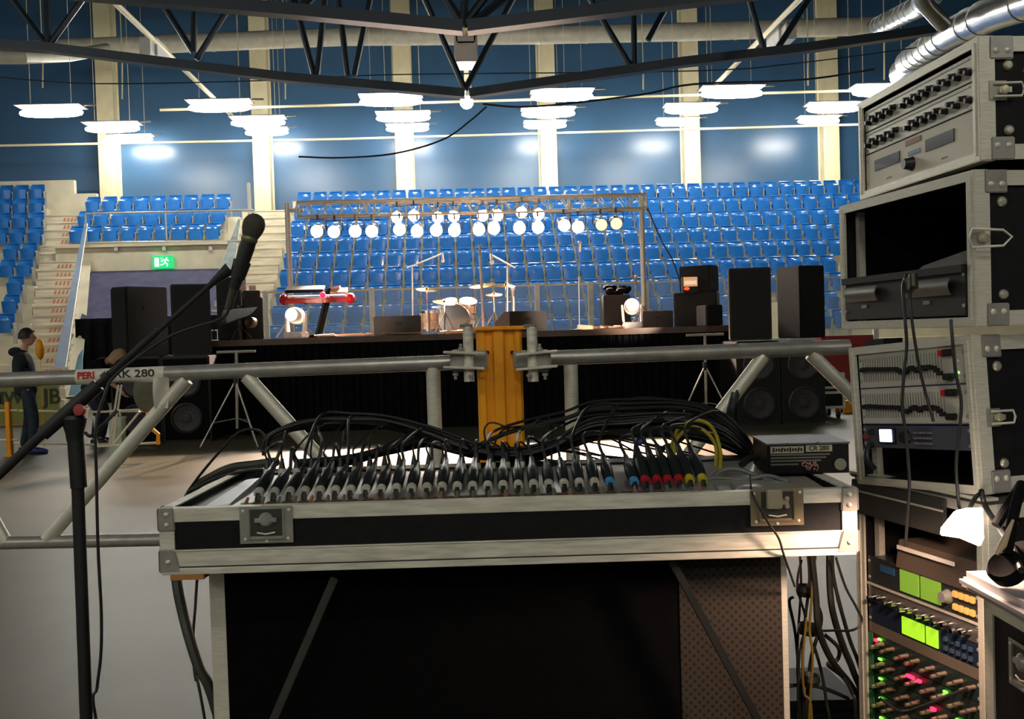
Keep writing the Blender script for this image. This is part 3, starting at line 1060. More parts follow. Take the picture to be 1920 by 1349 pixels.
# ------------------------------------------------ stage gear
def wedge(name, label, x0, x1, yt, Y, rz, d=0.5, h=None):
    a, b = onY(x0, yt, Y), onY(x1, yt, Y)
    w = b.x - a.x
    h = h or a.z - SZ
    t = lthing(name, label, 'speaker', Matrix.Translation(((a.x + b.x) / 2, Y + d / 2, SZ)) @ Matrix.Rotation(rz, 4, 'Z'))
    f = MB()
    pr = [(-d / 2, 0), (d / 2, 0), (d / 2, h * 0.55), (-d * 0.1, h), (-d / 2, h)]
    f.prism([(-w / 2, y, z) for y, z in pr], (0, 0, 0), (w, 0, 0))
    f.build('cabinet', mat('wedge_paint', (0.035, 0.027, 0.022), 0.55, 0, 0.2, 20), t, bev=0.012)
    f = MB()
    A, B = V((0, d / 2, h * 0.55)), V((0, -d * 0.1, h))
    nn = V((0, (h * .45), d * .6)).normalized() * 0.012
    f.hexa([V((-w * .44, *(A.lerp(B, .08)).yz)), V((w * .44, *(A.lerp(B, .08)).yz)), V((w * .44, *(A.lerp(B, .92)).yz)), V((-w * .44, *(A.lerp(B, .92)).yz)),
            V((-w * .44, *(A.lerp(B, .08)).yz)) + nn, V((w * .44, *(A.lerp(B, .08)).yz)) + nn, V((w * .44, *(A.lerp(B, .92)).yz)) + nn, V((-w * .44, *(A.lerp(B, .92)).yz)) + nn])
    f.build('front_grille', M['grille'], t)
    MB().box((0, -d / 2 - 0.004, h * 0.6), (0.10, 0.012, 0.05)).build('connector_plate', M['blackpaint'], t)
    return t
wedge('monitor_wedge', 'black floor monitor wedge in front of the drum kit', 700, 789, 594, 16.9, 0.0)
t = wedge('monitor_wedge', 'black floor monitor wedge above the orange post', 938, 1018, 585, 17.0, 0.45, 0.55)
wedge('monitor_wedge', 'low black monitor wedge beyond the bright moving head lamp', 1206, 1262, 584, 18.6, 0.0)

def moving_head(name, label, px, py0, py1, Y, rz, tilt):
    """py0 top pixel"""
    base = onY(px, py1, Y)
    base.z = SZ
    top = onY(px, py0, Y).z
    s = (top - SZ) / 0.62
    t = lthing(name, label, 'lamp', Matrix.Translation(base) @ Matrix.Rotation(rz, 4, 'Z') @ Matrix.Scale(s, 4))
    mw = mat('bright_white_shell', (0.85, 0.82, 0.78), 0.35)
    MB().box((0, 0, 0.06), (0.36, 0.34, 0.12)).build('base', mw, t, bev=0.02)
    for sx in (-1, 1):
        MB().hexa([(sx * 0.15, -0.07, 0.12), (sx * 0.19, -0.07, 0.12), (sx * 0.19, 0.07, 0.12), (sx * 0.15, 0.07, 0.12),
                   (sx * 0.17, -0.05, 0.46), (sx * 0.21, -0.05, 0.46), (sx * 0.21, 0.05, 0.46), (sx * 0.17, 0.05, 0.46)]).build('yoke_arm', mw, t, bev=0.01)
    ax = V((0, -math.cos(tilt), math.sin(tilt)))
    f = MB()
    f.lathe([(0, -0.2), (0.10, -0.19), (0.145, -0.1), (0.155, 0.05), (0.13, 0.17), (0.12, 0.18)], (0, 0, 0.42), ax, 18)
    f.build('lamp_head', mw, t)
    MB().lathe([(0, 0.22), (0.07, 0.212), (0.118, 0.185), (0.1, 0.17)], (0, 0, 0.42), ax, 18).build('lens', mat('lit_head_lens', (.9, .9, .9), .3, emit=(1.0, .95, .9), estr=6), t)
    return t
moving_head('moving_head_lamp', 'bright white moving head lamp below the keyboard', 556, 572, 632, 17.0, -0.3, 0.1)
moving_head('moving_head_lamp', 'bright white moving head lamp before the bass amplifier', 1186, 556, 610, 17.4, -0.1, 0.15)

# keyboard on its stand
ky = 18.2
a, b = onY(531, 562, ky), onY(657, 560, ky)
t = thing('keyboard', 'red stage keyboard tilted on a black stand', 'keyboard', ((a.x + b.x) / 2, ky, a.z))
ty = (b - a).normalized()
f = MB()
f.box((a + b) / 2 + V((0, 0.13, 0)), ((b - a).length, 0.36, 0.10), Matrix.Rotation(0.15, 3, 'X'))
f.build('body', M['red'], t, bev=0.03)
for q in (0, 1):
    MB().ball(a.lerp(b, q) + V((0, 0.1, 0)), 0.1, (0.9, 1.8, 1.1)).build('end_cheek', M['red'], t)
MB().box((a + b) / 2 + V((0, -0.02, 0.062)), ((b - a).length * 0.86, 0.13, 0.015), Matrix.Rotation(0.15, 3, 'X')).build('white_keys', M['white'], t)
f = MB()
for i in range(30):
    f.box(a.lerp(b, 0.08 + 0.84 * i / 29) + V((0, 0.0, 0.078)), (0.012, 0.08, 0.01))
f.build('black_keys', M['black'], t)
t = thing('keyboard_stand', 'black column stand under the red keyboard', 'stand', onY(598, 625, ky))
sb = onY(594, 620, ky)
sb.z = SZ
top = onY(614, 540, ky)
MB().bar(sb + V((0, .15, 0.03)), top + V((0, 0.3, 0)), 0.13, 0.1).build('column', M['blackpaint'], t, bev=0.02)
for sx in (-1, 1):
    MB().bar(sb + V((sx * .04, .2, 0.03)), sb + V((sx * 0.35, -0.2, 0.03)), 0.06, 0.05).build('foot', M['blackpaint'], t)
    MB().bar(top + V((0, .3, -0.2)), V((top.x + sx * .45, ky + .12, a.z - 0.08)), 0.04, 0.03).build('support_arm', M['blackpaint'], t)
f = MB()
c = onY(560, 543, ky + .3)
f.box(c + V((0.12, 0, 0)), (0.7, 0.3, 0.06), Matrix.Rotation(0.3, 3, 'X'))
tag(f.build('effects_keyboard', M['black'], bev=0.01), 'thin black second keyboard above the red one', 'keyboard')
f = MB()
f.ball(onY(605, 553, ky - .1), 0.055, (1, 1, 1), 10)
tag(f.build('red_lamp', mat('red_glow', (0.6, 0.02, 0.05), 0.3, emit=(1, 0.02, 0.08), estr=1.5)), 'small red light by the keyboard stand', 'lamp')
f = MB()
f.box(onY(636, 546, ky + .2), (0.3, 0.22, 0.05), Matrix.Rotation(0.4, 3, 'X'))
f.box(onY(630, 540, ky + .3), (0.16, 0.2, 0.04), Matrix.Rotation(-0.2, 3, 'Y'))
tag(f.build('sheet_music', mat('peach_paper', (0.7, 0.5, 0.35), 0.7)), 'curled papers lying by the keyboard stand', 'paper')

# drum kit
dy = 19.4
def drum(name, label, cxp, cyp, r, L, ax, Y, m='white', floor=False):
    c = onY(cxp, cyp, Y)
    t = thing(name, label, 'drum', c)
    ax = V(ax).normalized()
    f = MB()
    f.lathe([(r * .96, 0), (r, 0.01), (r, L), (r * .96, L)], c, ax, 28)
    f.build('shell', M[m], t)
    for h in (0, L):
        MB().lathe([(r * .99, h - 0.02), (r * 1.05, h - 0.02), (r * 1.05, h + 0.02), (r * .99, h + 0.02)], c, ax, 28).build('hoop', M['chrome'], t)
    MB().lathe([(0, -0.004), (r * .97, -0.004), (r * .97, 0.0), (0, 0.0)], c, ax, 28).build('drumhead', mat('drumhead', (0.75, 0.62, 0.5), 0.4), t)
    u = ax.orthogonal().normalized()
    v = ax.cross(u)
    for i in range(8):
        a_ = 2 * PI * i / 8
        q = c + (u * math.cos(a_) + v * math.sin(a_)) * r * 1.03
        MB().tube([q + ax * 0.02, q + ax * (L - 0.02)], 0.008, 5).build('lug', M['chrome'], t)
    if floor:
        for i in range(3):
            a_ = 2 * PI * i / 3 + 0.4
            q = c + V((math.cos(a_), math.sin(a_), 0)) * r * 1.05
            MB().tube([(q.x, q.y, c.z), (q.x, q.y, SZ)], 0.01, 5).build('leg', M['chrome'], t)
    return t
M['shell'] = mat('pearl_shell', (0.7, 0.5, 0.36), 0.25, 0.1, 0.3, 14, coat=0.6)
t = drum('bass_drum', 'cream bass drum standing before the seats, centre of the kit', 852, 600, 0.29, 0.42, (0.25, 1, 0), 18.9, 'shell')
for sx in (-1, 1):
    c = onY(852, 600, 18.9)
    MB().tube([c + V((sx * 0.26, 0.1, -0.1)), (c.x + sx * 0.42, 18.8, SZ)], 0.01, 5).build('spur', M['chrome'], t)
drum('tom_drum', 'small rack tom above the bass drum, cymbal side', 842, 566, 0.15, 0.2, (0.1, 0.5, -1), 19.2, 'shell')
drum('tom_drum', 'small rack tom beside the tall microphone stand', 878, 566, 0.16, 0.2, (-0.1, 0.5, -1), 19.2, 'shell')
drum('floor_tom', 'floor tom between the wedge and the bass drum', 806, 584, 0.19, 0.35, (0, 0.1, -1), 19.2, 'shell', True)
drum('snare_drum', 'shallow chrome snare drum behind the bass drum', 826, 578, 0.17, 0.13, (0, 0.2, -1), 19.8, 'chrome', True)
def cymbal(label, px, py, r, Y, tilt=0.1, hat=False):
    c = onY(px, py, Y)
    t = thing('cymbal', label, 'cymbal', (c.x, Y, SZ))
    ax = V((tilt, -0.22, 1)).normalized()
    MB().lathe([(0, 0.035), (0.03, 0.03), (0.045, 0.012), (r * .6, 0.004), (r, -0.008), (r, -0.012), (r * .6, 0.0), (0.045, 0.006), (0, 0.02)], c, ax, 28).build('cymbal_plate', M['brass'], t)
    if hat:
        MB().lathe([(0.03, -0.03), (r, -0.02), (r, -0.024), (0.03, -0.05)], c, ax, 28).build('lower_plate', M['brass'], t)
    MB().tube([c + ax * 0.07, c, (c.x, Y, c.z - 0.1), (c.x, Y, SZ + 0.25)], 0.012, 8).build('stand_tube', M['chrome'], t)
    for i in range(3):
        a_ = 2 * PI * i / 3 + 0.5
        MB().tube([(c.x, Y, SZ + 0.4), (c.x + 0.26 * math.cos(a_), Y + 0.26 * math.sin(a_), SZ + 0.01)], 0.01, 6).build('leg', M['chrome'], t)
    MB().tube([c + ax * 0.05, c + ax * 0.075], 0.018, 8).build('wing_nut', M['chrome'], t)
cymbal('brass crash cymbal on the wedge side of the kit', 800, 543, 0.21, 19.5)
cymbal('largest brass cymbal just behind the tall microphone stand', 905, 535, 0.26, 19.6, -0.12)
cymbal('brass cymbal at the far edge of the kit behind the slanted microphone', 948, 535, 0.2, 20.0, 0.1)
cymbal('small hi-hat cymbal pair between the kit and the wedge', 926, 552, 0.16, 19.0, 0, True)
cymbal('low tilted ride cymbal over the floor tom', 833, 567, 0.22, 18.9, 0.15)

# microphones on the stage
def mic_stand(label, bx, head, boom=None, Y=17.6, thick=0.014, tail=None):
    """vertical pole at pixel bx, head pixel"""
    b = onY(bx[0], bx[1], Y)
    b.z = SZ
    t = thing('microphone_stand', label, 'microphone stand', b)
    top = onY(bx[2], bx[3], Y)
    MB().tube([b, top], thick, 8).build('pole', mat('pale_stand_tube', (.85, .80, .74), .35, .3), t)
    MB().lathe([(0.13, 0), (0.13, 0.015), (0.02, 0.03)], b, (0, 0, 1), 16).build('base', M['darksteel'], t)
    h = onY(head[0], head[1], Y)
    if boom:
        q = onY(boom[0], boom[1], Y)
        MB().tube([q, h], 0.014, 8).build('boom', MATS['pale_stand_tube'], t)
    d = (h - top).normalized() if boom else V((0, -0.4, 1)).normalized()
    mp = thing('stage_microphone', 'microphone ' + label.replace('microphone stand', 'head on the stand'), 'microphone', h)
    if boom:
        d = V((0.05, -0.2, -1)).normalized()
    MB().tube([h - d * 0.02, h + d * 0.13], 0.022, 10, 0.028).build('mic_body', mat('warm_metal', (0.8, 0.7, 0.6), 0.3, 0.6), mp)
    MB().ball(h + d * 0.15, 0.038, (1, 1, 1), 12).build('mic_grille', M['white'], mp)
mic_stand('tall microphone stand in front of the drum kit', (907, 612, 900, 480), (900, 478), None, 17.2, 0.024)
mic_stand('boom microphone stand reaching over the drums from the wedge side', (773, 600, 773, 500), (829, 476), (763, 503), 19.9)
mic_stand('boom microphone stand with thick tape behind the tall one', (951, 600, 951, 500), (921, 478), (966, 503), 18.6)
mic_stand('slender microphone stand between the rink posts', (1086, 608, 1085, 520), (1087, 470), None, 18.4, 0.010)
mic_stand('short microphone stand with stickers beyond the small cymbal', (963, 600, 963, 556), (962, 556), None, 18.9, 0.02)
mic_stand('short microphone stand leaning by the truss upright', (1192, 600, 1192, 535), (1192, 533), None, 19.0, 0.012)

# amplifiers
cab('bass_amplifier', 'black bass amplifier cabinet behind the moving head lamp', 'amplifier', 1131, 1182, 553, 18.6, 0.5)
f = MB()
c = onY(1158, 548, 18.9)
for i in range(26):
    f.ball(c + V((random.uniform(-.22, .22), random.uniform(-.15, .15), random.uniform(-0.04, 0.10))), random.uniform(.03, .08), (1.3, 1, .8), 8)
tag(f.build('dark_jacket', M['cloth']), 'crumpled dark jacket lying on the bass amplifier', 'jacket')
cab('guitar_cabinet', 'dark speaker cabinet with a black box on top next to the tall speakers', 'amplifier', 1272, 1352, 548, 18.2, 0.5, rz=-0.35)
zc = wz(1310, 547, 18.2)
t = cab('guitar_amplifier', 'black guitar amplifier head with lit orange front on the cabinet', 'amplifier', 1284, 1346, 498, 18.25, 0.42, zc, 'blackpaint', 'grille', -0.6)
M['amber'] = mat('glowing_amber_front', (0.5, 0.28, 0.12), 0.4, emit=(1.0, 0.5, 0.22), estr=0.45)  # orange cab front, its brightness put in as emission
a, b = onY(1281, 519, 17.9), onY(1309, 543, 17.9)
t = thing('combo_amplifier', 'small combo amplifier glowing orange beside the amplifier head', 'amplifier', (a + b) / 2)
MB().span((a.x, 17.92, zc - 0.02), (b.x, 18.1, a.z)).build('case', M['blackpaint'], t, bev=0.01)
MB().span((a.x + .01, 17.9, b.z + .06), (b.x - .01, 17.93, a.z - 0.01)).build('front_panel', M['amber'], t)
MB().span((a.x + .02, 17.885, b.z + .10), (b.x - .03, 17.91, b.z + 0.16)).build('logo_strip', mat('pale_script', (0.9, 0.8, 0.7), 0.5, emit=(1, .8, .6), estr=.5), t)  # logo brightened by emission as well
MB().ball((a.x + 0.06, 17.9, b.z + 0.02), 0.035, (1.5, .6, .8), 8).build('pilot_light', mat('red_pilot', (0.8, .05, .02), .4, emit=(1, .05, .02), estr=2), t)
cab('amplifier_case', 'black equipment case standing at the stage edge under the amplifier head', 'case', 1318, 1352, 572, 17.0, 0.4, rz=0.2)
# left stage end cluster
cab('equipment_case', 'dark cabinet behind the music stand at the stage end', 'case', 408, 446, 573, 17.6, 0.5)
cab('amplifier_case', 'tall dark cabinet with scuffed frame behind the equipment case', 'case', 404, 450, 520, 18.6, 0.5)
cab('guitar_cabinet', 'dark amplifier stack beside the pale rink post', 'amplifier', 450, 484, 558, 18.0, 0.5, rz=0.3)
zq = wz(466, 560, 18.0)
cab('guitar_amplifier', 'small pinkish amplifier head on the stack near the rink post', 'amplifier', 450, 482, 545, 18.0, 0.35, zq, 'paramber', 'grille', 0.3)
a = onY(466, 539, 18.0)
f = MB()
f.box(onY(456, 539, 18.1), (0.1, 0.1, 0.09))
f.box(onY(474, 540, 18.1), (0.12, 0.1, 0.08))
tag(f.build('small_box', mat('pink_card', (0.6, 0.35, 0.28), 0.6)), 'two tiny pink boxes on the pinkish amplifier head', 'box')
t = thing('music_stand', 'tilted black music stand with bright edge at the stage end', 'stand', onY(440, 630, 16.8))
q0, q1, q2, q3 = onY(408, 615, 16.7), onY(468, 594, 16.9), onY(482, 577, 17.1), onY(462, 580, 17.1)
f = MB()
f.hexa([q0, q1, q1 + V((0, 0.02, 0.02)), q0 + V((0, 0.02, 0.02)), q3 + V((-.45, 0.25, 0.0)), q2, q2 + V((0, 0.02, .01)), q3 + V((-.45, .27, .01))])
f.build('desk', M['darksteel'], t)
c = (q0 + q2) / 2
MB().tube([c, (c.x, 17.0, SZ)], 0.015, 8).build('pole', M['blackpaint'], t)
for i in range(3):
    a_ = 2 * PI * i / 3
    MB().tube([(c.x, 17.0, SZ + .25), (c.x + .22 * math.cos(a_), 17.0 + .22 * math.sin(a_), SZ)], 0.01, 6).build('leg', M['blackpaint'], t)
f = MB()
f.lathe([(0.09, 0.0), (0.10, 0.12), (0.07, 0.14), (0.0, 0.10)], onY(474, 605, 17.2), (-.3, -1, 0), 14)
tag(f.build('spot_lamp', M['paramber']), 'small coppery spot lamp behind the music stand', 'lamp')
# cables and pedals on the deck
for i, (x0, x1, Y) in enumerate(((575, 700, 16.6), (790, 880, 16.7), (1085, 1130, 17.4))):
    f = MB()
    for q in range(7):
        xa = random.uniform(x0, x1 - 10)
        A = onY(xa, 625, Y + random.uniform(0, .6))
        A.z = SZ + 0.02
        pts = smooth_path([A + V((random.uniform(0, .5) + .12 * k, random.uniform(-.15, .15), random.uniform(0, .03))) for k in range(5)], 4)
        f.tube(pts, 0.014, 5)
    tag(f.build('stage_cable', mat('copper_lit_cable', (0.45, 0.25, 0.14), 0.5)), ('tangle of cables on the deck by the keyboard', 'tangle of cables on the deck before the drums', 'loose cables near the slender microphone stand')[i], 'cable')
c = onY(1098, 608, 17.2)
f = MB()
f.box((c.x, 17.3, SZ + .04), (0.26, 0.14, 0.08), Matrix.Rotation(0.1, 3, 'Y'))
tag(f.build('effects_pedal', M['cream'], bev=0.01), 'small pale pedal on the stage edge by the slender microphone stand', 'pedal')

# tripod stands before the stage
def tripod(label, px, ytop, ybot, Y, bar):
    b = onY(px, ybot, Y)
    b.z = 0
    t = thing('lighting_stand', label, 'tripod stand', b)
    top = onY(px + (ytop - ybot) * 0.018, ytop, Y)
    MB().tube([b + V((0, 0, 0.25)), top], 0.022, 10).build('pole', M['steel'], t)
    MB().tube([top + V((-0.28, 0, 0)), top + V((0.28, 0, 0))], 0.02, 8).build('crossbar', M['steel'], t)
    for i in range(3):
        a_ = 2 * PI * i / 3 + 0.25 + PI
        MB().tube([b + V((0, 0, 0.95)), b + V((0.52 * math.cos(a_), 0.52 * math.sin(a_), 0.012))], 0.013, 6).build('leg', M['steel'], t)
        MB().tube([b + V((0, 0, 0.4)), b + V((0.33 * math.cos(a_), 0.33 * math.sin(a_), 0.35))], 0.008, 6).build('brace', M['steel'], t)
    MB().tube([b + V((0, 0, 0.88)), b + V((0, 0, 1.0))], 0.035, 10).build('collar', M['rubber'], t)
tripod('grey tripod stand with crossbar before the stage on the speaker side', 446, 660, 832, 14.6, 60)
tripod('grey tripod stand with crossbar before the stage near the tall speakers', 1325, 628, 800, 14.6, 60)

# wheeled case and red things beyond it
a, b = onY(1541, 700, 15.6), onY(1582, 770, 15.6)
t = thing('wheeled_flight_case', 'silver edged flight case on castors beside the subwoofers', 'case', ((a.x + b.x) / 2, 15.9, 0))
MB().span((a.x, 15.6, 0.16), (b.x, 16.2, a.z)).build('case_body', M['black'], t, bev=0.01)
f = MB()
for zz in (0.18, (a.z + .16) / 2 - .03, (a.z + .16) / 2 + .05, a.z - 0.02):
    f.span((a.x - .01, 15.58, zz - .02), (b.x + .01, 15.62, zz + .02))
for xx in (a.x, b.x):
    f.span((xx - .02, 15.575, 0.16), (xx + .02, 15.615, a.z))
f.build('edge_frame', M['alu'], t)
for xx in (a.x + .06, b.x - .06):
    for yy in (15.68, 16.1):
        MB().lathe([(0, -.02), (.055, -.02), (.055, .02), (0, .02)], (xx, yy, .055), (1, 0, 0), 14).build('castor', M['rubber'], t)
        MB().span((xx - .03, yy - .03, .06), (xx + .03, yy + .03, .16)).build('castor_bracket', M['steel'], t)
MB().ball((a.x + .2, 15.5, .14), .035, (1, .6, 1), 8).build('red_handle', M['red'], t)
f = MB()
a, b = onY(1540, 655, 19), onY(1640, 770, 19)
f.span((a.x, 19, 0.0), (b.x, 19.3, 1.28))
tag(f.build('crowd_barrier', mat('dull_red', (0.38, 0.03, 0.025), 0.6)), 'dull red crowd barrier panel beyond the wheeled case', 'barrier')
f = MB()
a, b = onY(1582, 752, 16.4), onY(1625, 768, 16.4)
f.span((a.x, 16.4, b.z - .05), (b.x + .3, 16.6, a.z))
f.span((a.x, 16.45, 0), (a.x + .08, 16.55, b.z))
f.span((b.x + .2, 16.45, 0), (b.x + .28, 16.55, b.z))
tag(f.build('orange_barrier', M['orange']), 'low orange barrier beam behind the wheeled case', 'barrier')

# ================================================================ the far floor corner with two people
# advertising hoarding and ring rails
hy = 20.0
a, b = onY(-30, 728, hy), onY(112, 792, hy)
t = thing('advertising_board', 'olive advertising hoarding behind the standing person', 'sign', ((a.x + b.x) / 2, hy, 0))
MB().span((a.x - 2, hy, b.z), (b.x, hy + 0.06, a.z)).build('board', mat('olive_board', (0.22, 0.22, 0.035), 0.5), t)
MB().span((a.x - 2, hy + .01, 0), (b.x, hy + .07, b.z)).build('kick_board', mat('orange_stripe_board', (0.5, 0.24, 0.08), 0.5), t)
dk = mat('dark_lettering', (0.02, 0.03, 0.01), 0.6)
lm = axes(onY(12, 748, hy - .012), (1, 0, 0), (0, 0, 1))
lm.translation -= ORG[t.name]
text('MW', 'lettering', dk, t, lm, 0.34, .004, .006)
lm = axes(onY(97, 745, hy - .012), (1, 0, 0), (0, 0, 1))
lm.translation -= ORG[t.name]
text('JB', 'lettering', dk, t, lm, 0.42, .004, .006)
py_ = 19.0
for px, lb in ((14, 'orange barrier post at the frame edge by the standing person'),):
    a, b = onY(px - 6, 755, 14.2), onY(px + 6, 845, 14.2)
    f = MB()
    f.span((a.x, 14.2, 0), (b.x, 14.3, a.z))
    f.span((a.x - .02, 14.18, 0), (b.x + .02, 14.32, 0.03))
    t0 = f.build('barrier_post', M['orange'], bev=.005)
    tag(t0, lb, 'post')
    f = MB()
    for yy in (770, 825):
        q = onY(20, yy, 14.25)
        f.tube([q + V((-1.2, 0, 0)), q + V((0.1, 0, 0))], .015, 6)
    tag(f.build('barrier_rail', M['cream']), 'thin pale rails ending at the orange barrier post', 'rail')
f = MB()
for yy in (773, 834):
    f.tube([onY(24, yy - 3, 15), onY(165, yy, 15), onY(290, yy - 2, 15)], .018, 6)
for xx in (60, 225):
    f.tube([onY(xx, 768, 15), V((onY(xx, 768, 15).x, 15, 0))], .018, 6)
tag(f.build('low_railing', M['cream']), 'low pale tube railing behind the two people', 'railing')
f = MB()
c = onY(76, 655, 15)
f.ball(c + V((-.13, .3, 0)), 0.085, (0.8, .8, 1.9), 12)
f.tube([V((c.x - .13, 15.3, 0)), V((c.x - .13, 15.3, c.z))], .005, 8)
tag(f.build('orange_sign_paddle', M['orange']), 'orange marker paddle on a pole behind the standing person', 'marker')

def skinned(name, m, parent, chains, sub=1, root=None):
    """one smooth body from joints: chains of (point, radius)"""
    me = bpy.data.meshes.new(name)
    vs, es, rs = [], [], []
    idx = {}
    for ch in chains:
        prev = None
        for p, r in ch:
            k = tuple(round(c, 4) for c in p)
            if k not in idx:
                idx[k] = len(vs)
                vs.append(V(p) - ORG[parent.name])
                rs.append(r)
            if prev is not None and prev != idx[k]:
                es.append((prev, idx[k]))
            prev = idx[k]
    me.from_pydata(vs, es, [])
    o = bpy.data.objects.new(name, me)
    COL.objects.link(o)
    o.parent = parent
    ORG[o.name] = ORG[parent.name]
    sk = o.modifiers.new('skin', 'SKIN')
    me.skin_vertices if me.skin_vertices else None
    bm = bmesh.new()
    bm.from_mesh(me)
    lay = bm.verts.layers.skin.verify()
    bm.verts.ensure_lookup_table()
    for i, v in enumerate(bm.verts):
        r = rs[i]
        v[lay].radius = r if isinstance(r, tuple) else (r, r)
        v[lay].use_root = (i == 0)
    bm.to_mesh(me)
    bm.free()
    sk.use_smooth_shade = True
    ss = o.modifiers.new('sub', 'SUBSURF')
    ss.levels = ss.render_levels = sub
    me.materials.append(m)
    return o

def head(parent, c, fwd, up, hair_m, s=1.0, long=0.0):
    """head with face and ears at centre c"""
    fwd, up = V(fwd).normalized(), V(up).normalized()
    sd = fwd.cross(up).normalized()
    up = sd.cross(fwd)
    T = lambda x, y, z: c + (sd * x + fwd * y + up * z) * s
    f = MB()
    def sh(u, v):
        th, ph = 2 * PI * u, PI * v
        x, y, z = math.sin(ph) * math.cos(th), math.sin(ph) * math.sin(th), math.cos(ph)
        w = 0.075 * (1 - 0.25 * max(0, -z))
        dpt = 0.095 * (1 - 0.1 * max(0, -z))
        yy = y * dpt + (0.012 if y > 0 and z < 0 else 0)
        if y > 0.8 and -0.15 < z < 0.2:
            yy -= 0.006
        return T(x * w, yy, z * 0.118)
    f.grid(sh, 20, 14)
    f.tube([T(0, 0.085, 0.02), T(0, 0.115, -0.018), T(0, 0.098, -0.028)], [0.008 * s, 0.014 * s, 0.008 * s], 8)
    for x in (-1, 1):
        f.ball(T(x * 0.078, -0.005, -0.005), 0.018 * s, (0.6, 1, 1.6), 8)
        f.ball(T(x * 0.03, 0.082, 0.012), 0.011 * s, (1, 1, .8), 8)
    f.tube([T(-0.022, 0.094, -0.058), T(0, 0.102, -0.056), T(0.022, 0.094, -0.058)], 0.006 * s, 6)
    f.build('head', M['skin'], parent)
    f = MB()
    def hr(u, v):
        th, ph = 2 * PI * u, PI * (0.53 + (0.09 if long else 0)) * v
        x, y, z = math.sin(ph) * math.cos(th), math.sin(ph) * math.sin(th), math.cos(ph)
        k = 1.0
        zz = z * 0.132
        if y > 0.3:
            zz = max(zz, 0.05 + 0.03 * y)
            k = 0.98
        else:
            zz -= long * max(0, -z + .2)
        return T(x * 0.086 * k, (y * 0.106 - 0.008) * k, zz)
    f.grid(hr, 22, 12, 0.012)
    f.build('hair', hair_m, parent)

def hand(chains, w, d, side, r=0.011):
    """palm and five curled fingers from wrist w along d"""
    d = V(d).normalized()
    side = V(side).normalized()
    n = d.cross(side).normalized()
    palm = w + d * 0.05
    chains.append([(w, 0.024), (palm, (0.034, 0.018))])
    for i, L in enumerate((0.070, 0.078, 0.072, 0.058)):
        b = palm + side * (0.027 - 0.018 * i) + d * 0.03
        chains.append([(palm, (0.034, 0.018)), (b, r), (b + d * L * .5 + n * 0.008, r * .9), (b + d * L * .85 + n * 0.028, r * .75)])
    b = w + d * 0.02 + side * 0.03
    chains.append([(palm, (0.034, 0.018)), (b, r * 1.1), (b + side * 0.025 + d * 0.03, r), (b + side * 0.03 + d * 0.06 + n * .01, r * .8)])

# standing person, seen from the side, looking toward the stage
D1 = 13.4
g = onZ(58, 852, 0)
X, Y = g.x, g.y
t = thing('person', 'person in dark jacket and blue jeans standing in profile behind the girder', 'person', (X, Y, 0))
fw = V((0.95, 0.30, 0)).normalized()      # facing
sd = V((fw.y, -fw.x, 0))                   # toward the camera side
def q(a, s, z):
    return V((X, Y, 0)) + fw * a + sd * s + V((0, 0, z))
pel, chest, neck, hd = q(-0.02, 0, 0.95), q(-0.06, 0, 1.32), q(-0.03, 0, 1.50), q(0.0, 0, 1.60)
ch = [[(pel, 0.10), (q(-0.03, 0, 1.12), 0.085), (chest, 0.10), (q(-0.05, 0, 1.44), 0.07), (neck, 0.055), (hd, 0.05)]]
for s_ in (-1, 1):
    kn, an = q(0.03 + 0.04 * s_, s_ * 0.10, 0.50), q(-0.04 + 0.06 * s_, s_ * 0.10, 0.09)
    ch.append([(pel, 0.10), (q(0, s_ * 0.09, 0.88), 0.07), (kn, 0.052), (an, 0.042), (q(0.1 + .06 * s_, s_ * 0.11, 0.035), 0.035)])
    el = q(-0.12, s_ * 0.23, 1.12)
    wr = q(0.10, s_ * 0.16, 1.02)
    ch.append([(chest, 0.10), (q(-0.06, s_ * 0.17, 1.38), 0.045), (el, 0.036), (wr, 0.028)])
    hand(ch, wr, fw + V((0, 0, -.25)), V((0, 0, 1)))
skinned('body', M['skin'], t, ch)
head(t, q(0.02, 0, 1.66), fw + V((0, 0, .06)), (0, 0, 1), mat('dark_hair', (0.012, 0.009, 0.008), 0.6), 1.0)
jk = mat('dark_jacket_cloth', (0.012, 0.018, 0.024), 0.85, 0, .2, 10, .2)
ch = [[(q(-0.03, 0, 0.80), (0.17, 0.15)), (q(-0.03, 0, 0.95), (0.18, 0.16)), (q(-0.04, 0, 1.1), 0.165), (chest, (0.18, 0.155)), (q(-0.06, 0, 1.45), 0.10), (q(-0.05, 0, 1.5), 0.075)]]
for s_ in (-1, 1):
    ch.append([(chest, (0.18, 0.155)), (q(-0.06, s_ * 0.18, 1.38), 0.075), (q(-0.12, s_ * 0.235, 1.12), 0.062), (q(0.06, s_ * 0.175, 1.035), 0.048)])
skinned('jacket', jk, t, ch)
MB().ball(q(-0.14, 0, 1.46), 0.10, (1, 1, .7), 12).build('hood', jk, t)
jn = mat('dark_denim', (0.015, 0.028, 0.045), 0.8, 0, .25, 14, .1)
ch = [[(q(-0.02, 0, 1.0), 0.145), (pel, 0.155)]]
for s_ in (-1, 1):
    ch.append([(pel, 0.155), (q(0, s_ * 0.09, 0.86), 0.105), (q(0.03 + 0.04 * s_, s_ * 0.10, 0.50), 0.08), (q(-0.04 + 0.06 * s_, s_ * 0.10, 0.08), 0.068)])
skinned('jeans', jn, t, ch)
MB().tube([q(0.12, 0.1, .97), q(0.13, 0, .97), q(0.12, -0.1, .97)], .02, 6).build('belt_buckle', mat('tan_leather', (.35, .16, .08), .5), t)
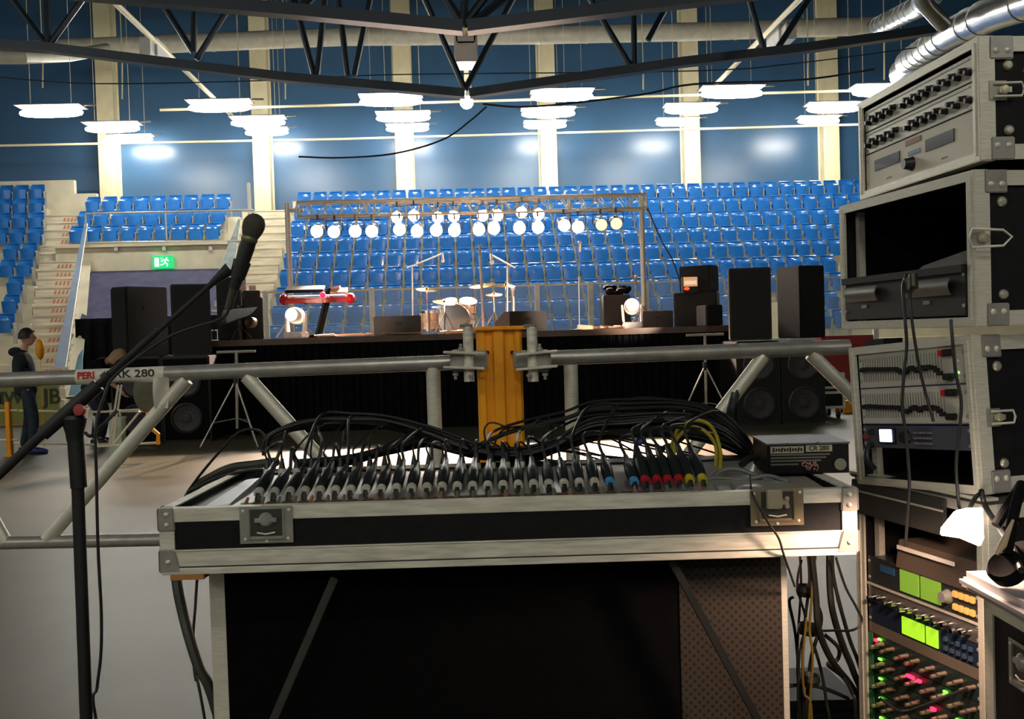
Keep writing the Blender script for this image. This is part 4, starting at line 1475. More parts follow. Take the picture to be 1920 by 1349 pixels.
for s_ in (-1, 1):
    a0 = q(-0.1 + 0.06 * s_, s_ * 0.10, 0)
    f = MB()
    f.tube([a0 + V((0, 0, .05)), a0 + fw * .1 + V((0, 0, .058)), a0 + fw * 0.2 + V((0, 0, .045)), a0 + fw * 0.27 + V((0, 0, .032))], [0.045, .056, .047, .03], 10)
    f.build('shoe', mat('blue_shoe', (0.01, 0.02, 0.12), 0.5), t)

# bending person over the trestle
g = onZ(188, 834, 0)
X, Y = g.x, g.y
t = thing('person', 'fair-haired person in dark clothes bending down over a silver trestle', 'person', (X, Y, 0))
fw = V((1, -0.1, 0)).normalized()
sd = V((fw.y, -fw.x, 0))
pel, chest, neck = q(-0.14, 0, 0.93), q(0.06, 0, 1.24), q(0.20, 0, 1.30)
ch = [[(pel, 0.10), (q(-0.05, 0, 1.12), 0.09), (chest, 0.10), (neck, 0.05), (q(0.28, 0, 1.30), 0.05)]]
for s_ in (-1, 1):
    ch.append([(pel, 0.10), (q(-0.1, s_ * 0.1, 0.86), 0.075), (q(0.05, s_ * 0.11, 0.50), 0.062), (q(-0.03, s_ * 0.11, 0.09), 0.043), (q(0.08, s_ * 0.12, 0.035), 0.035)])
    el, wr = q(0.26, s_ * 0.2, 0.98), q(0.42, s_ * 0.13, 0.82)
    ch.append([(chest, 0.10), (q(0.10, s_ * 0.17, 1.24), 0.045), (el, 0.042), (wr, 0.028)])
    hand(ch, wr, V((.6, 0, -.8)), V((0, 1, .2)))
skinned('body', M['skin'], t, ch)
head(t, q(0.34, 0, 1.32), V((0.75, 0, -0.66)), V((0.66, 0, 0.75)), mat('fair_hair', (0.36, 0.24, 0.11), 0.6), 1.05, 0.1)
ch = [[(q(-0.14, 0, 0.92), 0.155), (q(-0.06, 0, 1.12), 0.15), (chest, 0.155), (q(0.16, 0, 1.29), 0.085)]]
for s_ in (-1, 1):
    ch.append([(chest, 0.155), (q(0.10, s_ * 0.18, 1.24), 0.075), (q(0.2, s_ * 0.2, 1.06), 0.06)])
skinned('shirt', M['cloth'], t, ch)
ch = [[(q(-0.14, 0, 0.97), 0.14), (pel, 0.155)]]
for s_ in (-1, 1):
    ch.append([(pel, 0.155), (q(-0.1, s_ * 0.1, 0.86), 0.105), (q(0.05, s_ * 0.11, 0.50), 0.08), (q(-0.03, s_ * 0.11, 0.08), 0.066)])
skinned('trousers', jn, t, ch)
for s_ in (-1, 1):
    a0 = q(-0.08, s_ * 0.11, 0)
    f = MB()
    f.tube([a0 + V((0, 0, .05)), a0 + fw * .1 + V((0, 0, .058)), a0 + fw * 0.2 + V((0, 0, .045)), a0 + fw * 0.26 + V((0, 0, .032))], [0.045, .056, .047, .03], 10)
    f.build('shoe', M['rubber'], t)
# trestle, bag and bin by that person
TYY = 13.2
t = thing('folding_trestle', 'silver folding trestle under the bending person', 'trestle', onZ(235, 838, 0))
def tp(x, y, d=TYY):
    return onY(x, y, d)
for A, B in (((222, 722), (204, 838)), ((228, 722), (210, 838)), ((262, 772), (208, 838)), ((200, 772), (300, 766)), ((180, 838), (300, 830)), ((176, 780), (182, 838))):
    MB().tube([tp(*A), tp(*B)], 0.014, 8).build('tube', M['alu'], t)
MB().tube([tp(275, 760), tp(280, 800), tp(297, 815), tp(296, 834)], .028, 8).build('orange_foot', M['orange'], t)
f = MB()
def bg(u, v):
    th = 2 * PI * u
    c_ = tp(282, 735)
    return c_ + V((0.2 * math.cos(th) * math.sin(PI * (0.06 + .88 * v)) * 1.1, 0.14 * math.sin(th) * math.sin(PI * v), 0.27 * math.cos(PI * v)))
f.grid(bg, 20, 12)
f.tube(smooth_path([tp(262, 715), tp(270, 695), tp(292, 690), tp(303, 712)], 5), .012, 6)
tag(f.build('shoulder_bag', mat('greenish_canvas', (0.14, 0.14, 0.09), 0.8, 0, .2, 5, .3)), 'grey green bag hanging at the trestle by the bending person', 'bag')
a, b = onY(204, 785, 14), onY(228, 832, 14)
f = MB()
f.span((a.x, 14.0, 0), (b.x, 14.2, a.z))
f.span((a.x - .01, 13.99, a.z - .02), (b.x + .01, 14.21, a.z + .01))
tag(f.build('pale_green_box', mat('pale_green_plastic', (0.42, 0.52, 0.36), 0.5, 0, .3, 4)), 'pale green plastic box on the floor behind the trestle', 'box')
# ================================================================ the girder before the mixing desk
GD = 3.2
t = thing('lattice_girder', 'aluminium lattice girder with a stuck-on label, between the microphone stand and the orange post', 'girder', P(0, 1030, GD))
gm = M['steel']
def gp(x, y, d=GD):
    return P(x, y, d)
MB().tube([gp(-120, 718), gp(872, 679)], 0.0245, 20).build('top_chord', gm, t)
MB().tube([gp(-120, 1021), gp(905, 1000)], 0.021, 20).build('bottom_chord', gm, t)
for A, B in (((350, 712), (88, 1012)), ((462, 706), (735, 1010)), ((812, 690), (822, 1005)), ((-160, 720), (10, 1018))):
    MB().tube([gp(*A), gp(*B)], 0.023, 16).build('diagonal', M['alu'], t)
# label wrapped on the tube
M['film'] = mat('pale_film', (0.78, 0.75, 0.62), 0.45, 0, 0.12, 12, 0.1)
a, b = gp(146, 707.6), gp(311, 701)
ax = (b - a).normalized()
upv = V((0, 0, 1))
bk = ax.cross(upv).normalized()
if bk.dot(F_) > 0:
    bk = -bk
f = MB()
def lab(u, v):
    th = -1.15 + 2.4 * v
    k = 0.0255 + (0.002 * math.sin(u * 9) if v < .1 else 0)
    return a.lerp(b, u) + bk * math.cos(th) * k + upv * math.sin(th) * k
f.grid(lab, 16, 14)
f.build('wrapped_label', M['film'], t)
f = MB()
c0 = b
f.grid(lambda u, v: c0 + ax * (-0.03 + 0.045 * u) + bk * (0.028 + 0.012 * math.sin(v * 3 + u * 4)) + V((0, 0, -0.01 - 0.10 * v)), 5, 8, 0.001)
f.build('loose_label_end', M['film'], t)
lm = axes(a.lerp(b, 0.13) + bk * 0.0262 + upv * 0.004, ax, upv)
lm.translation -= ORG[t.name]
text('PERI', 'red_lettering', mat('red_print', (0.55, 0.03, 0.02), 0.6), t, lm, 0.030, .0003, .0012)
lm = axes(a.lerp(b, 0.62) + bk * 0.0262 + upv * 0.004, ax, upv)
lm.translation -= ORG[t.name]
text('URK 280', 'black_lettering', mat('black_print', (0.015, 0.015, 0.015), 0.6), t, lm, 0.033, .0003, .0004, 1.3)

t = thing('lattice_girder', 'aluminium lattice girder running from the orange post to the racks', 'girder', P(1000, 1010, GD))
MB().tube([gp(1000, 673), gp(1592, 651)], 0.0245, 20).build('top_chord', gm, t)
MB().tube([gp(985, 1000), gp(1700, 985)], 0.021, 20).build('bottom_chord', gm, t)
for A, B in (((1070, 684), (1078, 1000)), ((1432, 668), (1190, 985)), ((1520, 664), (1740, 880)), ):
    MB().tube([gp(*A), gp(*B)], 0.0225, 16).build('diagonal', M['alu'], t)

# orange post
t = thing('orange_post', 'orange steel post with top plate between the two girders', 'post', (gp(940, 900).x, gp(940, 900).y, 0))
c = gp(938, 740, 3.25)
base = V((c.x, c.y, 0))
topz = gp(938, 618, 3.25).z
axx = V((1, 0, 0))
poly = []
prof = [(-.074, -.05), (-.066, -.06), (-.05, -.06), (-.045, -.052), (-.024, -.052), (-.018, -.064), (.012, -.064), (.018, -.052), (.046, -.052), (.052, -.06), (.066, -.06), (.074, -.05),
        (.074, .05), (.066, .06), (-.066, .06), (-.074, .05)]
f = MB()
f.prism([base + V((x * .98, y, 0.01)) for x, y in prof], (0, 0, 0), (0, 0, topz - 0.01))
f.build('column', M['orange'], t)
MB().span((c.x - .087, c.y - .075, topz - 0.002), (c.x + .087, c.y + .075, topz + 0.010)).build('top_plate', M['orange'], t, bev=.002)
MB().span((c.x - .15, c.y - .15, 0), (c.x + .15, c.y + .15, 0.012)).build('foot_plate', M['orange'], t)
for px in (914, 960):
    q = gp(px, 661, 3.185)
    MB().lathe([(0, -.002), (.006, -.002), (.006, .003), (0, .003)], q, -F_, 10).build('bolt_hole', M['black'], t)
# couplers
def coupler(label, xs, xin):
    """xs: pixel of the short vertical tube; xin: pixel end at the post"""
    q = gp(xs, 690, 3.13)
    t = thing('scaffold_coupler', label, 'clamp', gp(xs, 716, 3.13), 'couplers at the orange post')
    d = 1 if xin > xs else -1
    MB().tube([gp(xs - 1, 613, 3.12), gp(xs + 2, 716, 3.12)], 0.0165, 14).build('vertical_tube', M['alu2'], t)
    MB().box(gp((xs + xin) / 2, 674, 3.16), (abs(xin - xs) * 3.16 / FPX + .02, 0.035, 0.055)).build('bracket', M['steel'], t, bev=.004)
    MB().box(gp(xs - d * 18, 677, 3.13), (0.055, 0.04, 0.07)).build('jaw', M['steel'], t, bev=.008)
    for yy in (662, 690):
        MB().box(gp(xs - d * 8, yy, 3.10), (0.13, 0.03, 0.008), Matrix.Rotation(0.06 * d, 3, 'Y')).build('flange', M['alu2'], t, bev=.002)
    for xx, yy in ((-24, 700), (-14, 657), (6, 702)):
        p_ = gp(xs - d * xx * -1, yy, 3.10)
        MB().lathe([(0, 0), (.009, 0), (.009, .008), (.005, .008), (.005, .02), (0, .02)], p_, (0, 0, 1 if yy < 680 else -1), 6).build('nut', M['steel'], t)
    MB().tube([gp(xs - 16, 612, 3.11), gp(xs + 8, 611, 3.11)], 0.006, 6).build('pin', M['steel'], t)
coupler('galvanised coupler gripping the labelled girder at the orange post', 878, 908)
coupler('galvanised coupler gripping the plain girder at the orange post', 998, 968)

# ================================================================ mixing desk in its flight case
O = P(306, 1070, 1.82)
q = P(1604, 1033, 1.82)
XA = V((q.x - O.x, q.y - O.y, 0)).normalized()
CW = (V((q.x, q.y, 0)) - V((O.x, O.y, 0))).length
CM = axes(O, XA, V((-XA.y, XA.x, 0)))
CMI = CM.inverted()
CH, CD = 0.112, 0.52
def L(px, py, d):
    """pixel at depth d in the desk's frame"""
    return CMI @ P(px, py, d)
def atlz(px, py, lz):
    r = ray(px, py)
    return CMI @ (CAM + r * ((O.z + lz - 1.5) / r.z))
t = lthing('mixer_flight_case', 'open black flight case tray with scuffed aluminium edges holding the mixing desk', 'flight case', CM)
ORG[t.name] = V((0, 0, 0))
T_ = 0.014
f = MB()
f.span((0.004, 0, 0.0), (CW - .004, T_, CH - .004))
f.span((0.004, CD - T_, 0.0), (CW - .004, CD, CH - .004))
f.span((0.004, T_, 0.0), (T_ + .004, CD - T_, CH - .004))
f.span((CW - T_ - .004, T_, 0), (CW - .004, CD - T_, CH - .004))
f.span((0.004, T_, 0.0), (CW - .004, CD - T_, 0.01))
f.build('case_wall', M['black'], t)
# edge profiles
f = MB()
f.span((0, -0.003, CH - 0.024), (CW, 0.001, CH))
f.span((0, -0.003, CH - 0.002), (CW, 0.020, CH + 0.001))
f.build('front_top_edge', M['alu2'], t, bev=.0008)
f = MB()
f.span((0, -0.003, 0.006), (CW, 0.001, 0.036))
f.span((0, -0.005, 0.034), (CW, 0.001, 0.037))
f.span((0, -0.006, -0.008), (CW, 0.001, 0.004))
f.build('front_bottom_edge', M['alu2'], t, bev=.0008)
MB().span((0.02, -0.004, 0.0035), (CW - .02, -0.0005, 0.0062)).build('seam', M['darksteel'], t)
for x in (0, CW):
    s_ = 1 if x == 0 else -1
    f = MB()
    f.span((x - .003 * s_, 0, CH - 0.002), (x + .018 * s_, CD, CH + .001))
    f.span((x - .003 * s_, 0, CH - 0.024), (x + .001 * s_, CD, CH))
    f.span((x - .003 * s_, 0, 0), (x + .001 * s_, CD, 0.036))
    f.build('side_edge', M['alu2'], t)
    MB().span((x - .003 * s_, -.004, 0.02), (x + .024 * s_, 0.0, CH - .02)).build('corner_edge', M['alu2'], t)
MB().span((0, CD - .018, CH - .002), (CW, CD + .003, CH + .001)).build('back_edge', M['alu2'], t)
MB().span((0.022, T_ + .001, 0.02), (0.05, CD - T_, CH - .012)).build('foam_lining', M['rubber'], t)
def rivet(m_, p, ax, par, r=0.0045):
    MB().lathe([(0, .004), (r * .6, .0032), (r, .001), (r, -.001)], p, ax, 10).build('rivet', m_, par)
for x, s_ in ((0, 1), (CW, -1)):
    for z0, z1 in ((CH - .040, CH + .003), (-.004, .038)):
        f = MB()
        f.hexa([(x - .005 * s_, -.007, z0), (x + (.026 if z0 > .05 else .036) * s_, -.007, z0), (x + .026 * s_, .002, z0), (x - .005 * s_, .002, z0),
                (x - .005 * s_, -.007, z1), (x + .024 * s_, -.007, z1), (x + .024 * s_, .002, z1), (x - .005 * s_, .002, z1)])
        f.span((x - .006 * s_, -.007, z0), (x - .002 * s_, .03, z1))
        cp = f.build('corner_plate', M['steel'], t, bev=.003)
        for zz in ((z0 + .012, z1 - .012) if z0 > .05 else (z0 + .02,)):
            rivet(M['alu'], (x + .012 * s_, -.008, zz), (0, -1, 0), cp)
MB().span((0.014, -.005, -.018), (0.075, 0.03, -.008)).build('orange_wood_block', mat('orange_plywood', (0.45, 0.20, 0.05), 0.7), t)

def butterfly(par, mtx, w=.075, h=.05, gold=False, open_=False):
    """recessed butterfly catch; mtx frame: x across, y up, z out"""
    pm = M['steel'] if not gold else mat('brassy_steel', (0.50, 0.42, 0.26), 0.35, 0.8)
    f = MB(mtx)
    f.span((-w / 2, -h / 2, 0), (w / 2, h / 2, .0016))
    p = f.build('latch_plate', pm, par, bev=.0006)
    f = MB(mtx)
    for s_ in (-1, 1):
        f.span((s_ * w * .34, -h * .36, .0016), (s_ * w * .31, h * .44, .005))
    f.span((-w * .34, -h * .38, .0016), (w * .34, -h * .34, .005))
    f.build('dish_rim', pm, p)
    f = MB(mtx)
    f.span((-w * .30, -h * .30, .0017), (w * .30, h * .42, .0022))
    f.build('dish', M['darksteel'], p)
    f = MB(mtx)
    f.lathe([(0, .010), (h * .14, .009), (h * .2, .004), (h * .2, .002)], (0, h * .14, 0), (0, 0, 1), 16)
    f.hexa([(-w * .22, h * .06, .004), (w * .22, h * .06, .004), (w * .22, h * .2, .004), (-w * .22, h * .2, .004), (-w * .20, h * .08, .009), (w * .20, h * .08, .009), (w * .20, h * .18, .009), (-w * .20, h * .18, .009)])
    f.build('twist_key', pm if not gold else mat('pale_brass', (.62, .56, .4), .35, .6), p, bev=.001)
    f = MB(mtx)
    f.tube([(-w * .17, -h * .2, .005), (0, -h * .24, .006), (w * .17, -h * .2, .005)], .0016, 6)
    f.build('wire_loop', M['alu'], p)
    for x, y in ((-.43, .38), (.43, .38), (-.40, -.38), (0, -.44), (.40, -.38)):
        MB(mtx).lathe([(0, .004), (.0025, .003), (.0036, .001)], (x * w, y * h, 0), (0, 0, 1), 8).build('rivet', M['alu'], p)
    return p
for px, py, gold in ((500, 984, False), (1456, 951, True)):
    c = L(px, py, 1.815)
    butterfly(t, Matrix.Translation((c.x, -.0045, c.z)) @ Matrix.Rotation(PI / 2, 4, 'X'), .097, .068, gold)
c = L(1452, 945, 1.8)
f = MB()
f.box((c.x, -.016, c.z + .008), (.028, .012, .034))
f.box((c.x + .024, -.012, c.z - .006), (.008, .010, .008))
f.box((c.x + .024, -.012, c.z + .008), (.008, .010, .008))
f.build('catch_block', mat('pale_brass', (.62, .56, .4), .35, .6), t, bev=.0015)

# the desk itself
t = lthing('mixing_desk', 'grey rear panel of a large mixing desk crowded with connectors', 'mixing desk', CM)
ORG[t.name] = V((0, 0, 0))
mx0, mx1 = 0.088, CW - .03
f = MB()
f.hexa([(mx0, .024, .012), (mx1, .024, .012), (mx1, .47, .012), (mx0, .47, .012), (mx0, .024, CH - .010), (mx1, .024, CH - .010), (mx1, .40, CH + .004), (mx0, .40, CH + .004)])
f.build('rear_panel', mat('desk_panel', (0.34, 0.33, 0.29), 0.38, 0.3, 0.06, 8), t, bev=.002)
MB().span((mx0, .40, .02), (mx1, .47, CH + .008)).build('back_ledge', M['black'], t, bev=.002)
f = MB()
f.hexa([(0.055, .03, .02), (mx0 + .02, .03, .02), (mx0 + .02, .44, .02), (0.055, .44, .02), (0.055, .03, CH - .010), (mx0 + .02, .03, CH - .008), (mx0 + .02, .30, CH + .012), (0.075, .30, CH + .008)])
f.build('end_cheek', mat('blue_grey_cheek', (0.34, 0.36, 0.40), 0.35, 0.3), t, bev=.002)
ringm = mat('pale_ring', (0.50, 0.50, 0.40), 0.5)
plugm = mat('plug_black', (0.02, 0.026, 0.026), 0.35, 0.3)
PITCH = 0.0303
x_first = L(484, 926, 1.895).x
NPL = 24
for i in range(31):
    x = x_first - PITCH * .45 + PITCH * i
    if x > mx1 - .05:
        break
    f = MB()
    f.lathe([(0, 0), (.0050, .0), (.0044, .008), (0, .009)], (x, .036, CH - .010), (0.0, .3, 1), 10)
    f.tube([(x, .036, CH - .003), (x + .0, .055, CH + .007)], .0042, 8, .003)
    f.build('gain_knob', mat('green_grey_knob', (.12, .15, .10), .45) if i % 4 else mat('brick_knob', (.28, .14, .09), .45), t)
for i in range(26):
    x = x_first + PITCH * i
    MB().lathe([(.014, 0), (.014, .004), (.010, .006), (.008, .002), (0, .002)], (x, .062, CH - .008), (0, .06, 1), 14).build('socket', mat('brown_socket', (.10, .05, .03), .4), t)
MB().box((x_first - .015, .055, CH - .004), (.022, .012, .006)).build('green_marker', mat('lime_tape', (.22, .45, .05), .5), t)

# bundles of cable the leads run into: pixel paths
B1 = [(560, 872), (650, 862), (709, 849), (760, 836), (803, 829), (850, 842), (898, 850), (966, 857), (1010, 851), (1036, 841), (1079, 826), (1122, 815), (1190, 811), (1259, 811), (1330, 822), (1392, 846)]
B2 = [(498, 846), (505, 822), (545, 802), (600, 792), (656, 789), (720, 793), (795, 812), (850, 832), (898, 848), (966, 855), (1036, 838), (1100, 800), (1173, 792), (1259, 788), (1340, 800), (1395, 838)]
B3 = [(880, 846), (930, 822), (984, 803), (1062, 786), (1105, 770), (1173, 764), (1276, 765), (1345, 785), (1398, 832)]
def route(px0, which, jit):
    src = (B1, B2, B3)[which]
    pts = [p for p in src if p[0] > px0 + 12]
    out = []
    for k, (x, y) in enumerate(pts):
        out.append((x + jit[0], y + jit[1] * (1 if which == 0 else 1.6) + random.uniform(-1.5, 1.5), 2.30 + jit[2]))
    return out
def lead(i, px, ring, body, label, which, d0=.078, lift=0.0, two=False, cabm=None, group='leads plugged into the mixing desk'):
    g_ = L(px, 924 - (px - 560) * .027, 1.895)
    x = g_.x
    y0, z0 = d0, CH + .010
    t = lthing('audio_lead', label, 'cable', CM, group)
    ORG[t.name] = V((0, 0, 0))
    dz = .030 + lift
    d = V((0, .128, dz)).normalized()
    a0 = V((x, y0, z0))
    f = MB()
    f.lathe([(0, 0), (.0085, 0), (.0095, .004), (.0095, .012), (.0085, .020)], a0, d, 14)
    pl = MB()
    pl.lathe([(.0085, .012), (.0108, .02), (.0118, .066), (.0108, .092), (.0078, .102), (.0050, .150), (0, .151)], a0, d, 14)
    p = pl.build('plug', body, t)
    f.build('ring', ring, p)
    MB().tube([a0 - V((0, .006, .012)), a0 + d * .002], .006, 8).build('plug_nose', M['chrome'], p)
    e = a0 + d * .144
    jit = (random.uniform(-6, 6), random.uniform(-9, 9), random.uniform(-.07, .05))
    r_ = route(px, which, jit)
    mid = []
    pe = CM @ e
    first = r_[0]
    # rise, then bend over into the bundle
    wp = [P(first[0] - 14, first[1] + 2, 2.27 + jit[2]), ]
    rise = e + V((random.uniform(-.004, .004), .045, .032 + random.uniform(0, .01)))
    path = [e - d * .01, e + d * .01, rise]
    path += [CMI @ P(*q_) for q_ in r_]
    path += [L(1420, 870, 2.42), L(1425, 960, 2.48)]
    sp = smooth_path(path, 5)
    MB().tube(sp, .0030 + random.uniform(0, .0006), 6).build('cable_run', cabm or M['rubber'], t)
    return t
pxs = [484 + 28.7 * i for i in range(24)]
for i, px in enumerate(pxs):
    which = 1 if i < 10 and i % 3 != 1 else (2 if i > 14 and i % 2 else 0)
    ring = ringm if i < 23 else mat("blue_ring", (.06, .28, .55), .5)
    if i < 23:
        lb = 'black lead with pale plug ring, %s plug of the row from the plain latch' % nth(i)
    else:
        lb = 'black lead whose plug ring is blue, nearer the pale rings'
    lead(i, px, ring, plugm, lb, which, lift=random.uniform(-.004, .008))
lead(24, 1190, mat("blue_ring", (.06, .28, .55), .5), plugm, 'black lead whose plug ring is blue, nearer the red rings', 0)
rr = mat('red_ring', (.42, .012, .015), .45)
yr = mat('yellow_ring', (.50, .42, .02), .45)
for i, (px, m_, lb) in enumerate(((1211, rr, 'dark lead with red ring next to the blue ones'), (1233, rr, 'dark lead with red ring, second of the red four'), (1253, rr, 'dark lead with red ring, third of the red four'), (1274, rr, 'dark lead with red ring beside the yellow rings'),
                                  (1294, yr, 'dark lead with yellow ring beside the red rings'), (1318, yr, 'dark lead with yellow ring at the end of the row'))):
    o = lead(i, px, m_, plugm, lb, 2 if i % 2 else 1, d0=.078, lift=.02)
# second rank of plugs farther back
for i in range(18):
    px = 510 + 27 * i + (8 if i > 12 else 0)
    c = L(px, 882 - (px - 560) * .027, 2.2)
    t = lthing('jack_lead', 'thin black lead in the rear row of sockets, %s from the multicore' % nth(i), 'cable', CM, 'thin leads in the rear sockets')
    ORG[t.name] = V((0, 0, 0))
    a0 = V((c.x, .34, CH + .006))
    p = MB().lathe([(0, 0), (.006, 0), (.007, .004), (.007, .02), (.005, .03), (.003, .04), (0, .04)], a0, (0, .15, 1), 12).build('plug', plugm, t)
    MB().lathe([(.0075, .004), (.0085, .006), (.0085, .016), (.0075, .018)], a0, (0, .15, 1), 12).build('ring', ringm, p)
    pts = [a0 + V((0, .005, .038)), a0 + V((0, .008, .06))]
    src = B2 if i < 12 else B1
    for (x, y) in [q_ for q_ in src if q_[0] > px + 5][:5]:
        pts.append(L(x + random.uniform(-5, 5), y + random.uniform(-8, 8), 2.34))
    pts.append(L(min(px + 420, 1400), 868, 2.44))
    MB().tube(smooth_path(pts, 5), .0022, 6).build('cable_run', M['rubber'], t)

def cable(pix, r, label, m='rubber', name='loose_cable', d=2.2, n=8, sm=6, group=None, world=None):
    pts = [P(p[0], p[1], p[2] if len(p) > 2 else d) for p in pix] + [V(q_) for q_ in (world or [])]
    f = MB()
    f.tube(smooth_path(pts, sm), r, n)
    return tag(f.build(name, M[m] if isinstance(m, str) else m), label, 'cable', group)
# thick multicore over the near corner of the case
gx = P(420, 1330, 2.0)
cable([(520, 866, 2.32), (476, 872, 2.34), (433, 878, 2.36), (399, 893, 2.38), (365, 915, 2.40), (345, 950, 2.38), (333, 1010, 2.2), (330, 1078, 2.05), (345, 1160, 2.02), (372, 1250, 2.0), (408, 1340, 2.0)], .0105,
      'thick dark green multicore curving over the case end and hanging below it', mat('multicore_jacket', (.045, .05, .035), .5), 'multicore_cable', world=[(gx.x + .08, gx.y - .02, .3), (gx.x + .15, gx.y, .02), (gx.x + .6, gx.y + .1, .012)])
cable([(352, 922, 2.4), (380, 885, 2.38), (420, 838, 2.36), (446, 812, 2.34), (470, 805, 2.33), (494, 815, 2.32), (503, 850, 2.32), (512, 880, 2.3)], .0032, 'thin black lead arching from the case end to the plugs')
cable([(370, 1078, 2.1), (366, 1140, 2.08), (362, 1200, 2.06), (366, 1270, 2.02), (384, 1349, 2.0)], .003, 'thin dark lead hanging beside the thick multicore', world=[(gx.x + .05, gx.y, .02)])
cable([(352, 924, 2.38), (400, 900, 2.3), (440, 888, 2.25), (480, 882, 2.22), (510, 884, 2.2)], .004, 'black lead lying along the foam edge of the case')
yl = 'yellow'
cable([(1258, 893, 2.1), (1257, 860, 2.14), (1260, 836, 2.16), (1272, 805, 2.18), (1294, 791, 2.2), (1312, 789, 2.2), (1331, 798, 2.2), (1344, 820, 2.2), (1351, 853, 2.18), (1349, 893, 2.1)], .0042, 'outer yellow lead looping over the desk end', yl, 'yellow_lead')
cable([(1268, 893, 2.1), (1264, 850, 2.14), (1269, 823, 2.16), (1294, 803, 2.18), (1312, 804, 2.2), (1331, 818, 2.2), (1343, 841, 2.2), (1342, 875, 2.16), (1340, 893, 2.12)], .0042, 'inner yellow lead looping over the desk end', yl, 'yellow_lead')
cable([(1330, 905, 2.0), (1350, 885, 2.02), (1380, 880, 2.02), (1420, 893, 2.0), (1452, 905, 1.96), (1500, 912, 1.95)], .005, 'grey lead snaking before the power supply box', mat('grey_jacket', (.14, .15, .13), .5))
cable([(1300, 908, 1.98), (1340, 897, 2.0), (1390, 900, 1.99), (1440, 893, 1.98), (1480, 905, 1.95)], .0045, 'second grey lead crossing before the power supply box', mat('grey_jacket', (.14, .15, .13), .5))
cable([(1405, 893, 1.9), (1412, 930, 1.80), (1440, 980, 1.79), (1460, 1010, 1.795), (1470, 1042, 1.81), (1490, 1100, 1.9)], .0022, 'thin lead hanging over the gilded latch')
cable([(915, 846, 2.3), (908, 812, 2.3), (913, 797, 2.3), (925, 793, 2.3), (945, 800, 2.3), (960, 812, 2.32)], .0022, 'thin wire loop against the orange post')
cable([(925, 852, 2.3), (930, 825, 2.3), (945, 806, 2.3), (975, 800, 2.3), (1003, 801, 2.3)], .0024, 'second thin wire curling past the orange post')
cable([(982, 870, 2.25), (990, 830, 2.3), (1003, 795, 2.3), (1022, 781, 2.3), (1032, 790, 2.3), (1034, 820, 2.3), (1034, 872, 2.2)], .0028, 'thin lead looped up beside the orange post')
cable([(1130, 880, 2.3), (1150, 865, 2.3), (1170, 862, 2.3), (1185, 875, 2.3)], .002, 'tiny bowed wire at the desk rear edge', mat('brown_wire', (.25, .14, .07), .5))
for i, (x, y) in enumerate(((1196, 833), (1240, 850))):
    cable([(x - 4, 893, 2.12), (x - 5, 865, 2.15), (x - 2, y, 2.18), (x + 8, y - 12, 2.2), (x + 30, y - 20, 2.25), (1300, 800, 2.3)], .0055, ('thick black lead standing before the blue ringed plugs', 'thick black lead standing between red plugs')[i])
f = MB()
f.tube([P(1196, 832, 2.17), P(1208, 824, 2.18)], .0062, 8)
tag(f.build('blue_tape', mat('blue_tape', (.03, .08, .3), .5)), 'small blue tape wound on the thick standing lead', 'tape')

# long cables lying in the bundles behind the desk
BL = ['front', 'upper', 'rear']
for i in range(15):
    which = (0, 0, 1, 1, 2)[i % 5]
    src = (B1, B2, B3)[which]
    jx, jy, jd = random.uniform(-6, 6), random.uniform(-7, 9), random.uniform(-.06, .05)
    cable([(x + jx, y + jy + random.uniform(-2, 2), 2.31 + jd) for x, y in src] + [(1425, 900 + jy, 2.45)], random.uniform(.0032, .0052), 'long black cable lying in the %s bundle behind the plugs' % BL[which], name='bundled_cable', n=6, sm=5, group='cables of the %s bundle' % BL[which])
# heap of black cable behind the desk end
for i in range(9):
    ox, oy = random.uniform(-10, 14), random.uniform(-8, 8)
    cable([(1378 + ox, 740 + oy, 2.6), (1368 + ox, 775, 2.58), (1372 + ox * 1.5, 810 + oy, 2.5), (1392 + ox, 850, 2.45), (1400, 900 + oy, 2.5)], .0035, 'black cable of the hank behind the power supply box', name='hanging_cable', group='hank of cables hanging on the girder diagonal')

# power supply box
tl, tr, bl = P(1438, 838, 2.0), P(1588, 825, 2.0), P(1440, 895, 2.0)
xax = V((tr.x - tl.x, tr.y - tl.y, 0)).normalized()
rt = Matrix.Rotation(-0.05, 3, 'Z')
xax = rt @ xax
wv = (tr - tl).length
hv = (tl - bl).length
t = lthing('power_supply', 'black power supply box with pale printed label on the desk end', 'power supply', axes((bl.x, bl.y, O.z + CH + .003), xax, V((-xax.y, xax.x, 0))))
ORG[t.name] = V((0, 0, 0))
MB().span((0, 0, 0), (wv, .15, hv)).build('casing', mat('box_black', (.006, .006, .006), .6, spec=.12), t, bev=.002)
MB().span((-.0015, -.002, hv - .002), (wv + .0015, .151, hv + .0012)).build('lid', mat('blue_grey_lid', (.06, .075, .10), .55, .2), t)
for xx in (.04, .10):
    MB().ball((xx, .0, hv + .001), .003, (1, 1, .6), 8).build('screw', M['darksteel'], t)
lm = M['film']
MB().span((.006, -.0012, hv - .019), (.072, 0, hv - .005)).build('label_block', mat('dim_olive_print', (.30, .29, .18), .6), t)
MB().span((.076, -.0012, hv - .017), (.128, 0, hv - .004)).build('label_block', mat('dim_olive_print', (.30, .29, .18), .6), t)
f = MB()
for k in range(11):
    f.box((.012 + .0055 * k, -.0016, hv - .012), (.0034, .0006, .006 + .003 * (k % 3 == 0)), Matrix.Rotation(.3 * (k % 2), 3, 'Y'))
f.build('script_marking', M['black'], t)
text('CR 280', 'dark_lettering', M['black'], t, axes((.102, -.0014, hv - .0105), (1, 0, 0), (0, 0, 1)), .013, .0002, .0003)
